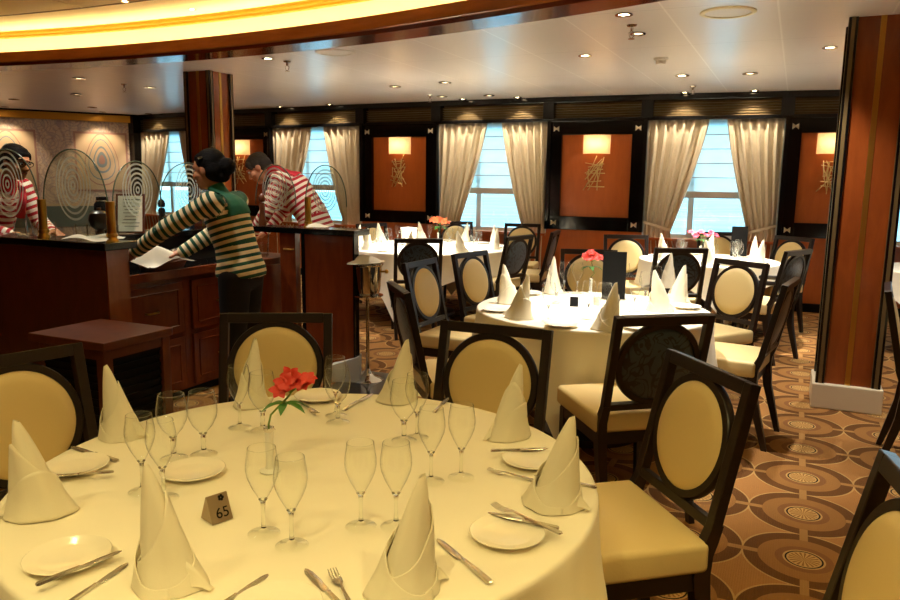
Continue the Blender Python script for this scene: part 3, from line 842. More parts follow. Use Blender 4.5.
# table number tents
def tent(px, py, rot, label, digits, w=.05, z=TZ, mat=None):
    p = P(px, py, z); t = thing('table_number', label, 'table number', (p[0], p[1], z), rot)
    m = MB(); m.prism([(-.026, 0), (.026, 0), (.0015, .056), (-.0015, .056)], -w/2, w/2, Matrix(((0, 0, 1, 0), (1, 0, 0, 0), (0, 1, 0, 0), (0, 0, 0, 1))))
    m.build('tent_card', mat or plain('brown_brushed_steel', '#a08c72', .35, .5), t, bevel=.001)
    if digits:
        cu = bpy.data.curves.new('number', 'FONT'); cu.body = digits; cu.size = .032; cu.align_x = 'CENTER'; cu.extrude = .0004
        tmp = bpy.data.objects.new('tmp', cu); C.objects.link(tmp)
        dg = bpy.context.evaluated_depsgraph_get(); dg.update(); me = bpy.data.meshes.new_from_object(tmp.evaluated_get(dg)); bpy.data.objects.remove(tmp)
        o = bpy.data.objects.new('number', me); C.objects.link(o); o.parent = t; me.materials.clear(); me.materials.append(M['black'])
        tilt = math.atan2(.056, .0245)
        o.matrix_local = Matrix.Translation((.004, -.0225, .009)) @ Matrix.Rotation(tilt, 4, 'X')
        m = MB(); N = Matrix.Translation((.008, -.0052, .0475)) @ Matrix.Rotation(tilt, 4, 'X')
        for k in range(5):
            a = k*2*PI/5; m.lathe([(0, .0006), (.0032, .0006), (.0034, 0)], 8, N @ Matrix.Translation((.0042*cos(a), .0042*sin(a), .0)))
        m.build('logo_mark', 'black', t)
tent(217, 518, R(46), 'mirrored triangular table number 65 on the near table', '65')
tent(574, 306, R(-10), 'small dark table number on the second table', None, mat='black')

# flowers and vases
def bloom_mesh(m, c, ax, r, rnd):
    ax = Vector(ax).normalized(); q = ax.to_track_quat('Z', 'Y').to_matrix().to_4x4(); q.translation = Vector(c)
    for k in range(6):
        a = k*PI/3+rnd.uniform(-.2, .2); ln = r*rnd.uniform(.85, 1.15); wd_ = r*.36
        def fn(u, v):
            x = ln*v; w = wd_*sin(PI*min(1, v*.9+.08))*(u-.5)*2; zz = .75*x*(1-.55*v)+.1*abs(w)-.35*r*max(0, v-.7)
            return (x*cos(a)-w*sin(a), x*sin(a)+w*cos(a), zz+.1*r)
        m.grid(fn, 5, 7, q)
def flowers(px, py, z0, vase_h, label, vlabel, petal, head, spread, n, r, lf=3, vmat='white', group=None, bend=(.02, 0, .05), s=1.0):
    p = onto(P(px, py, TZ), .06); rnd = random.Random(px)
    v = thing('bud_vase', vlabel, 'vase', (p[0], p[1], TZ), 0, 'bud vases')
    m = MB(); m.lathe([(0, 0), (.026, 0), (.027, .003), (.012, .009), (.0095, .02), (.0105, vase_h*.6), (.012, vase_h), (.0105, vase_h), (.008, vase_h-.02), (0, vase_h-.03)], 24); m.build('tube', vmat, v, smooth=SM)
    m = MB(); m.lathe([(.0125, vase_h-.008), (.0135, vase_h-.004), (.0135, vase_h+.002), (.011, vase_h+.002)], 24); m.build('rim', 'chrome', v, smooth=SM)
    f = thing('flower_stem', label, 'flowers', (p[0], p[1], TZ+vase_h-.02), 0, 'cut flowers in bud vases')
    h = Vector(head)
    m = MB(); m.tube([(0, 0, 0), (0, 0, .03), (bend[0], bend[1], bend[2]), h*.8, h], .0028, 6); m.build('stem', 'stem', f, smooth=3)
    for k in range(n):
        c = h+Vector((rnd.uniform(-1, 1)*spread[0], rnd.uniform(-1, 1)*spread[1], rnd.uniform(-.6, 1)*spread[2])); c.x = h.x+spread[0]*(2*(k+.5)/n-1)
        m = MB(); m.tube([h*.85, (h*.85+c)/2+Vector((0, 0, .004)), c], .0016, 5); bst = m.build('stalk', 'stem', f)
        m = MB(); bloom_mesh(m, c, (c.x-h.x, -.5+rnd.uniform(-.5, .3), .5+rnd.uniform(-.3, .3)), r, rnd); m.build('bloom', petal, f, smooth=3)
    for k in range(lf):
        a = k*2*PI/lf+.5; L = r*2.4
        def fn(u, v2):
            x = L*v2; w = L*.17*sin(PI*min(1, v2*.95+.03))*(u-.5)*2
            b = h*.62
            return (b.x+x*cos(a)-w*sin(a), b.y+x*sin(a)*.7+w*cos(a), b.z+.3*x-1.1*x*x/L*.5+.25*abs(w))
        m = MB(); m.grid(fn, 5, 9); m.build('leaf', 'leaf', f, smooth=3)
flowers(270, 471, 0, .115, 'bunch of red alstroemeria with green leaves leaning from the white bud vase', 'slim white bud vase on the near table', 'redpetal', (.062, .03, .125), (.042, .02, .03), 6, .027, 6, bend=(.006, 0, .055))
flowers(590, 289, 0, .10, 'small bunch of red flowers beside the black menu of the second table', 'bud vase beside the black menu of the second table', 'redpetal', (.0, .0, .15), (.055, .02, .035), 6, .035, 6, 'pale')
flowers(438, 241, 0, .10, 'orange flowers at the middle window', 'bud vase with orange flowers on the window table', 'orangepetal', (.02, 0, .14), (.10, .03, .035), 6, .05, 5, 'pale')
flowers(700, 256, 0, .10, 'pink-red flowers spreading before the right-hand window', 'bud vase before the right-hand window', 'pinkpetal', (.02, 0, .14), (.16, .03, .03), 6, .035, 6, 'pale')

# second table
GN2 = 'folded napkins on the second table'
for i, (x, y, r_, l) in enumerate(((509, 303, 200, 'napkin cone behind the front left one on the second table'), (519, 318, 160, 'napkin cone at the front left rim of the second table'), (541, 288, 80, 'napkin cone at the back left of the second table, before a blue chair'),
     (607, 330, 10, 'napkin cone at the front of the second table, behind the patterned chair'), (660, 311, -20, 'wide napkin cone at the right of the second table'), (684, 302, -40, 'napkin cone on a plate at the right rim of the second table'), (668, 287, 60, 'napkin cone at the back right of the second table'))):
    napkin(x, y, R(r_), l, GN2, i % 3, 1.12)
for i, (k, x, y, l) in enumerate((('w', 548, 321, 'wine glass at the front left of the second table'), ('g', 556, 303, 'goblet behind the front left wine glass of the second table'), ('w', 564, 293, 'wine glass at the back left of the second table'), ('w', 577, 294, 'wine glass left of the red flowers of the second table'),
     ('w', 588, 319, 'wine glass right of the small table number'), ('g', 604, 316, 'goblet in front of the black menu'), ('w', 634, 312, 'wine glass just right of the black menu'), ('w', 633, 290, 'tall wine glass behind the menu, to its right'), ('g', 645, 301, 'goblet right of the black menu'), ('w', 655, 298, 'wine glass left of the back right napkin'))):
    glass(k, x, y, l, 'glasses on the second table', 1.08)
GP2 = 'plates on the second table'
for x, y, l in ((497, 311, 'side plate at the left rim of the second table'), (556, 329, 'side plate at the front of the second table'), (686, 308, 'side plate under the right-hand napkin of the second table'), (527, 294, 'side plate at the back left of the second table'), (640, 329, 'side plate behind the patterned chair back')):
    plate(x, y, l, GP2, 1.1)
def menu(px, py, w, h, rot, label, z=TZ):
    p = P(px, py, z); t = thing('menu_holder', label, 'menu', (p[0], p[1], z), rot)
    MB().box((0, 0, h/2+.006), (w, .006, h)).build('black_cover', 'black', t, bevel=.001)
    MB().box((0, .006, h/2+.006), (w*.97, .004, h*.97)).build('pages', 'napkin', t)
    MB().box((0, .004, .006), (w*.6, .06, .012)).build('stand', 'black', t, bevel=.002)
menu(613, 300, .145, .30, R(-8), 'tall black menu standing on the second table')
menu(738, 257, .155, .30, R(-8), 'tall black menu standing on the right-hand window table')
m = thing('votive_candle', 'small white candle behind the table number of the second table', 'candle', P(597, 305, TZ))
MB().lathe([(0, 0), (.022, 0), (.024, .05), (.022, .05), (.02, .035), (0, .035)], 20).build('cup', 'white', m, smooth=SM); MB().tube([(0, 0, .034), (0, 0, .044)], .0012, 5).build('wick', 'black', m)

# window tables
def spread(cen, r, n, gname, word, a0, skip=()):
    for k in range(n):
        if k in skip: continue
        a = a0+2*PI*k/n
        xy = (cen.x+(r-.15)*cos(a), cen.y+(r-.15)*sin(a))
        px = 'left' if cos(a) < -.35 else 'right' if cos(a) > .35 else 'middle'
        dp = 'front' if sin(a) < -.3 else 'back' if sin(a) > .3 else 'side'
        napkin(0, 0, a+1.2, 'folded napkin at the %s %s of the %s' % (px, dp, word), 'folded napkins on the '+word, k % 3, 1.05, xy=xy)
        plate(0, 0, 'side plate at a place setting of the '+word, 'side plates on the '+word, 1.0, xy=(cen.x+(r-.16)*cos(a+.30), cen.y+(r-.16)*sin(a+.30)))
        for j, kk in enumerate('wg'):
            aa = a-.12+.26*j; rr = r-.36
            glass(kk, 0, 0, 'glass among the place settings of the '+word, 'glasses on the '+word, 1.0, xy=(cen.x+rr*cos(aa), cen.y+rr*sin(aa)))
spread(T3C, T3R, 9, '', 'table at the middle window', .3)
spread(T4C, T4R, 6, '', 'table at the right-hand window', .2)
napkin(0, 0, 0, 'folded napkin on the table right of the pillar', 'folded napkins at the right edge', 0, 1.05, xy=(T5C.x-.5, T5C.y-.1))
t = thing('ice_bucket', 'silver ice bucket on the window table', 'ice bucket', (T3C.x-.22, T3C.y+.1, TZ))
MB().lathe([(0, 0), (.075, 0), (.09, .1), (.098, .19), (.104, .2), (.1, .2), (.09, .19), (.08, .02), (0, .02)], 32).build('pail', 'chrome', t, smooth=SM)
for s in (-1, 1):
    MB().tube([(s*.092, -.0, .14), (s*.108, 0, .145), (s*.110, 0, .16), (s*.097, 0, .165)], .005, 6).build('handle', 'chrome', t, smooth=3)

# wine cooler on its stand
cx, cy, _ = P(368, 380, 0)
t = thing('wine_cooler_stand', 'polished wine cooler on a slim stand beside the waiter station', 'wine cooler', (cx, cy, 0))
MB().lathe([(0, 0), (.115, 0), (.118, .006), (.10, .02), (.05, .035), (.022, .07), (.014, .09), (0, .09)], 36).build('base', 'chrome', t, smooth=SM)
MB().lathe([(0, .08), (.013, .08), (.013, .60), (0, .60)], 20).build('pole', 'chrome', t, smooth=SM)
MB().lathe([(.0, .60), (.03, .60), (.10, .635), (.115, .64), (.115, .648), (.0, .648)], 32).build('tray', 'chrome', t, smooth=SM)
MB().lathe([(0, .648), (.085, .648), (.095, .70), (.108, .86), (.118, .87), (.118, .878), (.11, .878), (.10, .86), (.088, .67), (0, .66)], 40).build('bucket', 'chrome', t, smooth=SM)
for s in (-1, 1): MB().tube([(s*.105, 0, .82), (s*.135, 0, .82)], .008, 8).build('handle', 'brass', t, smooth=3); MB().lathe([(0, -.016), (.012, -.012), (.016, 0), (.012, .012), (0, .016)], 12, Matrix.Translation((s*.14, 0, .82))).build('knob', 'brass', t, smooth=3)
def clothm(w, d, seed, amp):
    r_ = random.Random(seed); f = [(r_.uniform(4, 16), r_.uniform(4, 16), r_.uniform(0, 6)) for _ in range(5)]
    def fn(u, v):
        x, y = (u-.5)*w, (v-.5)*d
        z = sum(sin(a*x*2+b*y*2+c) for a, b, c in f)/5*amp+amp
        e = max(abs(u-.5), abs(v-.5))*2
        return (x*(1-.12*sin(9*v+seed)), y*(1-.1*sin(7*u+seed)), z*(1-.6*e*e))
    m = MB(); m.grid(fn, 26, 26); return m
o = clothm(.23, .21, 3, .05).build('napkin_cloth', 'napkin', smooth=3, loc=(cx-.01, cy-.01, .872)); tag(o, 'white cloth draped over the wine cooler', 'cloth')
MB().prism([(-.02, 0), (.19, 0), (.19, .2), (-.02, .13)], 0, .10, Matrix(((1, 0, 0, -.02), (0, 0, -1, 0), (0, 1, 0, 0), (0, 0, 0, 1)))).build('paper_bag', 'pale', loc=(cx-.22, cy+.02, 0), bevel=.004)
tag(bpy.data.objects['paper_bag'], 'pale grey paper bag on the floor between the station and the wine cooler', 'bag')

# ------------------------------------------------------------------ waiter station (frame: x to the right, y away from the camera)
SB = (-1.87, 4.10)
SM4 = Matrix.Translation((SB[0], SB[1], 0)) @ Matrix.Rotation(RA, 4, 'Z')
def st(name, label, cat, x=0, y=0, z=0, rot=0, group=None):
    p = SM4 @ Vector((x, y, z)); return thing(name, label, cat, p, RA+rot, group)
LT = 1.12
t = st('low_partition', 'dark veneered half wall with black ledge, left front of the station', 'partition')
m = MB(); m.box((-.81, .08, .54), (1.5, .15, 1.08)); m.build('front_panel', 'darkmah', t)
m = MB(); m.box((-.055, .08, .54), (.012, .152, 1.08)); m.build('end_panel', 'cherry', t)
m = MB(); m.box((-.80, .085, 1.10), (1.56, .23, .042)); m.build('ledge', 'lacquer', t, bevel=.004)
t = st('drawer_cabinet', 'brown cabinet with drawers behind the woman', 'cabinet')
m = MB(); m.box((-.52, .80, .45), (.50, 1.26, .78)); m.build('body', 'mahogany', t)
m = MB(); m.box((-.52, .80, .03), (.46, 1.26, .06)); m.build('plinth', 'black', t)
for k, y0 in enumerate((.20, .84)):
    for z0, z1 in ((.46, .80), (.08, .43)):
        d = MB().box((-.262, y0+.29, (z0+z1)/2), (.022, .56, z1-z0)).build('drawer', 'mahogany', t, bevel=.003)
        m = MB(); zc = (z0+z1)/2
        for a, b in (((-.25, y0+.06, z0+.05), (-.25, y0+.52, z0+.05)), ((-.25, y0+.52, z0+.05), (-.25, y0+.52, z1-.05)), ((-.25, y0+.52, z1-.05), (-.25, y0+.06, z1-.05)), ((-.25, y0+.06, z1-.05), (-.25, y0+.06, z0+.05))): m.tube([a, b], .006, 6)
        m.build('moulding', 'mahogany', d)
        m = MB(); m.tube([(-.25, y0+.24, zc), (-.225, y0+.25, zc), (-.225, y0+.33, zc), (-.25, y0+.34, zc)], .006, 6); m.build('handle', 'brass', d, smooth=3)
t = st('worktop', 'dark worktop of the station under the cutlery basket', 'worktop')
MB().box((-.50, .80, .868), (.58, 1.28, .055)).build('slab', 'lacquer', t, bevel=.004)
MB().box((-.205, .80, .868), (.02, 1.28, .057)).build('front_edge', 'mahogany', t, bevel=.004)
t = st('ledge_shelf', 'raised black rear ledge of the station carrying the menu card', 'ledge')
MB().box((-.60, .80, 1.095), (.28, 1.30, .04)).build('slab', 'lacquer', t, bevel=.004)
MB().box((-.80, .80, .50), (.05, 1.28, 1.0)).build('riser', 'darkmah', t)
MB().box((-.52, .80, .985), (.03, 1.28, .18)).build('upstand', 'black', t)
t = st('station_cabinet', 'glossy brown far half of the station with black ledge, before the stooping waiter', 'cabinet')
m = MB(); m.box((.335, 1.64, .54), (.42, .06, 1.08)); m.build('front_panel', 'mahogany', t)
m = MB(); m.box((.115, 1.64, .54), (.03, .07, 1.08)); m.build('black_post', 'lacquer', t)
m = MB(); m.box((-.03, 1.645, .54), (.14, .06, 1.08)); d = m.build('door', 'mahogany', t)
m = MB(); m.tube([(-.06, 1.61, .96), (-.05, 1.595, .96), (.02, 1.595, .96), (.03, 1.61, .96)], .006, 6); m.build('handle', 'brass', d, smooth=3)
m = MB(); m.box((.105, 1.70, 1.10), (.93, .22, .042)); m.build('ledge', 'lacquer', t, bevel=.004)
MB().box((.552, 1.64, .54), (.014, .062, 1.08)).build('edge_strip', 'lacquer', t)
t = st('low_cupboard', 'low brown cupboard under the water jug', 'cabinet')
MB().box((-.34, 1.66, .43), (.36, .40, .82)).build('body', 'mahogany', t)
d = MB().box((-.34, 1.452, .46), (.33, .02, .66)).build('door', 'mahogany', t, bevel=.003)
m = MB(); m.tube([(-.25, 1.44, .55), (-.25, 1.42, .56), (-.25, 1.42, .62), (-.25, 1.44, .63)], .006, 6); m.build('handle', 'brass', d, smooth=3)
MB().box((-.33, 1.66, .865), (.40, .46, .05)).build('top', 'darkmah', t, bevel=.004)

# brass posts and etched glass screens
def post(x, y, label):
    t = st('brass_post', label, 'post', x, y, LT+.001, group='brass posts holding the glass screens')
    MB().lathe([(0, 0), (.036, 0), (.036, .006), (.026, .02), (.026, .05), (.024, .06), (.024, .215), (.026, .22), (.024, .226), (0, .226)], 24).build('column', 'brass', t, smooth=SM)
    MB().lathe([(.0245, .028), (.031, .030), (.031, .045), (.0245, .047)], 24).build('collar', 'brass', t, smooth=SM)
post(-.09, .085, 'brass post at the near corner of the left half wall')
post(-.655, .085, 'brass post left of the large oval glass screen')
post(.10, 1.70, 'brass post at the near corner of the far ledge')
def screen(x, y, w, h, rot, label, rings=6, rx=.8):
    t = st('glass_screen', label, 'glass screen', x, y, LT+.002, rot, 'etched glass screens of the waiter station')
    n = 40; pts = [(-w/2, 0), (w/2, 0)]
    pts += [(w/2*cos(PI*k/n), .16+(h-.16)*sin(PI*k/n)**.85) for k in range(n+1)]
    m = MB(); m.prism(pts, -.004, .004, Matrix.Rotation(PI/2, 4, 'X')); m.build('pane', 'screen', t)
    e = [(p[0], 0, p[1]) for p in pts[2:]]
    MB().tube(e, .004, 6).build('edge', plain('glass_edge', '#5c6b5a', .2), t, smooth=3)
    cz = h*.60; R0 = min(w*.40, h*.36); m = MB()
    for k in range(rings):
        r = R0*(k+.6)/rings
        for (ra, rb) in ((r-.0058, r+.0058),):
            nn = 48; vs = []; 
            for i in range(nn):
                a = 2*PI*i/nn
                for q in (ra, rb): vs.append((q*rx*cos(a), -.0052, cz+q*1.12*sin(a)))
            fs = [(2*i, 2*i+1, 2*((i+1) % nn)+1, 2*((i+1) % nn)) for i in range(nn)]
            m.add(vs, fs)
    m.build('etched_rings', 'frost', t, fix=False)
screen(-.372, .085, .53, .515, 0, 'large arched glass screen with etched rings, left of the menu card')
screen(-.94, .085, .53, .515, 0, 'arched glass screen before the man at the far left')
screen(-.50, .66, .40, .46, R(90), 'etched glass screen behind the menu card')
screen(-.50, 1.12, .54, .46, R(90), 'etched glass screen before the window, left of the woman')
screen(-.22, 1.73, .38, .46, 0, 'etched glass screen in front of the stooping waiter')
screen(.26, 1.70, .36, .46, 0, 'etched glass screen before the window, right of the stooping waiter')

# things on the station
o = clothm(.26, .2, 5, .035).build('napkin_cloth', 'napkin', smooth=3, loc=SM4 @ Vector((-.20, .07, LT+.003)), rotz=RA+.2); tag(o, 'cream napkin lying on the ledge under the large oval screen', 'cloth')
o = clothm(.15, .12, 8, .025).build('napkin_cloth', 'napkin', smooth=3, loc=SM4 @ Vector((.21, 1.66, LT+.003)), rotz=RA+.5); tag(o, 'crumpled napkin on the far ledge beside a brass post', 'cloth')
t = st('menu_card', 'white menu card with lines of writing on a dark stand', 'menu card', -.52, .60, LT+.002, R(35))
MX = Matrix.Rotation(R(-14), 4, 'X')
MB().box((0, .012, .13), (.18, .012, .26), MX).build('board', 'darkmah', t, bevel=.002)
MB().box((0, .004, .128), (.15, .004, .235), MX).build('sheet', 'napkin', t)
m = MB(); rr = random.Random(2)
for k in range(9): m.box((rr.uniform(-.01, .01), .0015, .22-.022*k), (rr.uniform(.06, .11), .001, .004), MX)
m.build('writing', plain('grey_ink', '#6b665c', .8), t)
t = st('flask', 'black insulated flask left of the menu card', 'flask', -.52, .40, LT+.002)
MB().lathe([(0, 0), (.05, 0), (.052, .15), (.05, .19), (.036, .21), (.036, .235), (0, .24)], 24).build('body', 'black', t, smooth=SM); MB().lathe([(.037, .205), (.039, .208), (.039, .212), (.037, .215)], 20).build('ring', 'chrome', t, smooth=SM)
def mill(x, y, h, mat, label):
    t = st('pepper_mill', label, 'pepper mill', x, y, LT+.002)
    MB().lathe([(0, 0), (.03, 0), (.03, .02*h/.2), (.024, .05*h/.2), (.02, .09*h/.2), (.024, .125*h/.2), (.016, .14*h/.2), (0, .14*h/.2)], 20).build('body', mat, t, smooth=SM)
    MB().lathe([(0, .141*h/.2), (.022, .145*h/.2), (.025, .165*h/.2), (.018, .185*h/.2), (.008, .192*h/.2), (0, .2*h/.2)], 20).build('cap', mat, t, smooth=SM)
mill(-.52, .88, .22, 'black', 'dark pepper mill before the left window')
mill(-.31, 1.68, .25, 'darkmah', 'tall reddish pepper mill between the woman and the stooping waiter')
t = st('mug', 'dark blue mug near the woman\'s face, before the window', 'mug', -.52, 1.12, LT+.002)
MB().lathe([(0, 0), (.035, 0), (.042, .03), (.044, .13), (.041, .13), (.038, .03), (0, .01)], 24).build('cup', plain('navy_glaze', '#14202e', .2), t, smooth=SM); MB().tube([(.043, 0, .1), (.07, 0, .095), (.07, 0, .05), (.043, 0, .045)], .005, 6).build('handle', plain('navy_glaze2', '#14202e', .2), t, smooth=3)
t = st('decorative_jar', 'dark brown round jar on a stack of glasses behind the large oval screen', 'jar', -.46, .72, LT)
t.location = SM4 @ Vector((-.27, .16, LT+.002))
MB().lathe([(0, 0), (.04, 0), (.03, .02), (.02, .05), (.05, .075), (.062, .11), (.052, .15), (.03, .165), (0, .168)], 24).build('bowl', plain('brown_glaze', '#2a1a14', .3), t, smooth=SM); MB().lathe([(.0, .168), (.012, .17), (.012, .182), (0, .184)], 12).build('knob', 'darkmah', t, smooth=SM)
gt = thing('tumbler', 'short tumbler standing on the left half wall', 'glass')
MB().lathe([(0, 0), (.03, 0), (.036, .085), (.0345, .085), (.029, .008), (0, .008)], 24).build('body', 'glass', gt, smooth=SM)
for i, x in enumerate((-.15, -.33, -.40, -.70, -.78, -.86, -.94)):
    p = SM4 @ Vector((x, .14+.02*(i % 2), LT+.002)); place(gt, p, 0, 'short clear tumbler in the row on the left half wall', 'tumblers on the left half wall')
t = st('water_jug', 'clear glass water jug on the low cupboard behind the woman', 'jug', -.28, 1.60, .893, R(200))
MB().lathe([(0, 0), (.06, 0), (.066, .01), (.07, .10), (.074, .17), (.078, .18), (.075, .18), (.067, .10), (.06, .012), (0, .012)], 32).build('body', 'glass', t, smooth=SM)
MB().tube([(-.072, 0, .155), (-.115, 0, .15), (-.125, 0, .10), (-.105, 0, .05), (-.069, 0, .04)], .009, 8).build('handle', 'glass', t, smooth=3)
MB().lathe([(0, .013), (.059, .013), (.0655, .10), (0, .10)], 28).build('water', 'pane', t, smooth=SM)
t = st('cutlery_basket', 'shallow basket of cutlery wrapped in a white cloth on the worktop', 'basket', -.31, .66, .8965, R(90))
MB().lathe([(0, 0), (.13, 0), (.155, .05), (.15, .05), (.125, .008), (0, .008)], 28, Matrix.Diagonal((1.2, .75, 1, 1))).build('tray', 'darkmah', t, smooth=SM)
o = clothm(.36, .26, 12, .09).build('napkin_cloth', 'napkin', smooth=3, loc=SM4 @ Vector((-.30, .62, .915)), rotz=RA+1.5); tag(o, 'white cloth bundled over the cutlery basket at the woman\'s hand', 'cloth')
for k in range(7):
    p = SM4 @ Vector((-.30+.02*(k % 3), .66+.02*k, .99+.004*k)); o = dup(FK if k % 2 else KN, p, RA+1.2+.15*k, 'piece of cutlery lying in the cloth-lined basket', 'cutlery in the basket')

# low louvred cabinet in front
t = thing('louvred_cabinet', 'low dark wooden cabinet with black louvred front, beside the left chair', 'cabinet', (-1.62, 3.40, 0), RA)
m = MB(); m.box((-.245, .205, .70), (.52, .43, .04)); m.build('top', 'darkmah', t, bevel=.003)
m = MB()
for x, y in ((-.025, .025), (-.025, .385), (-.465, .025), (-.465, .385)): m.box((x, y, .34), (.05, .05, .68))
m.box((-.245, .205, .655), (.48, .40, .05)); m.box((-.245, .205, .05), (.48, .4, .06)); m.build('frame', 'darkmah', t)
m = MB(); m.box((-.245, .205, .35), (.44, .36, .58)); m.build('body', 'black', t)
for rot_ in (0,):
    m = MB()
    for k in range(14): m.box((-.018, .205, .10+.04*k), (.012, .30, .018), Matrix.Rotation(0, 4, 'Y'))
    m.build('louvred_door', 'black', t)
    m = MB()
    for k in range(14): m.box((-.245, .022, .10+.04*k), (.38, .012, .018))
    m.build('louvred_panel', 'black', t)
# black stone floor inlay under the wine cooler
m = MB(); m.box((.75, 1.55, .002), (.62, .78, .004), SM4); o = m.build('floor_stone', 'blackstone'); struct(o)

#--PART3--
# ------------------------------------------------------------------ people
def cap_mesh(m, a, b, ra, rb, seg=20, flat=None):
    a, b = Vector(a), Vector(b); d = b-a; L = d.length
    prof = [(ra*sin(q*PI/2/6), -ra*cos(q*PI/2/6)) for q in range(7)] + [(rb*cos(q*PI/2/6), L+rb*sin(q*PI/2/6)) for q in range(7)]
    prof[0] = (0.0005, prof[0][1]); prof[-1] = (.0005, prof[-1][1])
    mt = Matrix.Translation(a) @ (d.to_track_quat('Z', 'Y').to_matrix().to_4x4() if L > 1e-6 else Matrix())
    if flat: mt = mt @ Matrix.Diagonal((flat[0], flat[1], 1, 1))
    n = len(prof); vs = []
    for i in range(seg):
        q = 2*PI*i/seg; vs += [mt @ Vector((r*cos(q), r*sin(q), z)) for r, z in prof]
    fs = [(i*n+k, ((i+1) % seg)*n+k, ((i+1) % seg)*n+k+1, i*n+k+1) for i in range(seg) for k in range(n-1)]
    fs += [tuple(i*n for i in range(seg-1, -1, -1)), tuple(i*n+n-1 for i in range(seg))]
    m.add(vs, fs)
def ell_mesh(m, c, r, rot=None):
    mt = Matrix.Translation(c) @ (rot.to_4x4() if rot else Matrix()) @ Matrix.Diagonal((*r, 1))
    n = 12; prof = [(max(.002, sin(PI*k/n)), -cos(PI*k/n)) for k in range(n+1)]
    vs = []
    for i in range(24):
        q = 2*PI*i/24; vs += [mt @ Vector((a*cos(q), a*sin(q), z)) for a, z in prof]
    k = n+1
    fs = [(i*k+j, ((i+1) % 24)*k+j, ((i+1) % 24)*k+j+1, i*k+j+1) for i in range(24) for j in range(n)]
    fs += [tuple(i*k for i in range(23, -1, -1)), tuple(i*k+n for i in range(24))]
    m.add(vs, fs)
def blob(name, prims, mat, parent, voxel=.008, smooth=4, along=None, keep=None):
    m = MB()
    for p in prims:
        if p[0] == 'c': cap_mesh(m, *p[1:])
        else: ell_mesh(m, *p[1:])
    o = m.build('tmp', mat, None)
    r = o.modifiers.new('r', 'REMESH'); r.mode = 'VOXEL'; r.voxel_size = voxel
    s = o.modifiers.new('s', 'SMOOTH'); s.factor = .5; s.iterations = smooth
    dg = bpy.context.evaluated_depsgraph_get(); dg.update()
    me = bpy.data.meshes.new_from_object(o.evaluated_get(dg)); bpy.data.objects.remove(o)
    for p in me.polygons: p.use_smooth = True
    if keep:
        bm = bmesh.new(); bm.from_mesh(me)
        bmesh.ops.delete(bm, geom=[f for f in bm.faces if not keep(f.calc_center_median())], context='FACES'); bm.to_mesh(me); bm.free()
    if along:
        at = me.attributes.new('along', 'FLOAT', 'POINT'); vals = []
        for v in me.vertices:
            best = 9; val = 0
            for a, b, r0, off in along:
                a, b = Vector(a), Vector(b); d = b-a; L = d.length; t = (v.co-a).dot(d)/L
                tc = min(max(t, 0), L); dist = (v.co-(a+d/L*tc)).length-r0
                if dist < best: best = dist; val = t+off
            vals.append(val+10)
        at.data.foreach_set('value', vals)
    o = bpy.data.objects.new(name, me); C.objects.link(o); o.parent = parent
    if not me.materials: me.materials.append(M[mat])
    return o
def head_prims(c, F, U, s=1.0):
    F = Vector(F).normalized(); U = (Vector(U)-F*Vector(U).dot(F)).normalized(); L = U.cross(F)
    B = Matrix((F, L, U)).transposed()
    def w(x, y, z): return Vector(c)+B @ (Vector((x, y, z))*s)
    pr = [('e', w(-.012, 0, .03), (.094*s, .074*s, .088*s), B), ('e', w(.02, 0, -.03), (.068*s, .060*s, .085*s), B), ('e', w(.052, 0, -.085), (.03*s, .034*s, .026*s), B),
          ('c', w(.078, 0, .02), w(.10, 0, -.022), .009*s, .014*s), ('e', w(.088, .012, -.026), (.011*s, .009*s, .008*s), B), ('e', w(.088, -.012, -.026), (.011*s, .009*s, .008*s), B),
          ('e', w(.074, 0, .036), (.02*s, .05*s, .012*s), B), ('e', w(.076, 0, -.055), (.016*s, .026*s, .011*s), B)]
    for y in (-1, 1): pr.append(('e', w(-.008, y*.074, -.005), (.02*s, .009*s, .032*s), B)); pr.append(('e', w(.055, y*.04, -.02), (.03*s, .026*s, .024*s), B))
    return pr, w, B
def face_parts(w, B, s, parent):
    m = MB()
    for y in (-1, 1): ell_mesh(m, w(.078, y*.031, .012), (.010*s, .013*s, .0085*s), B)
    e = m.build('eyes', 'eye', parent, smooth=3)
    m = MB()
    for y in (-1, 1): ell_mesh(m, w(.0865, y*.032, .012), (.004*s, .006*s, .006*s), B)
    m.build('irises', 'hair', e, smooth=3)
    m = MB()
    for y in (-1, 1): m.tube([w(.083, y*.012, .038), w(.084, y*.032, .044), w(.068, y*.054, .036)], .004*s, 5)
    m.build('eyebrows', 'hair', parent, smooth=3)
    m = MB(); ell_mesh(m, w(.088, 0, -.054), (.006*s, .022*s, .006*s), B); m.build('lips', 'lip', parent, smooth=3)
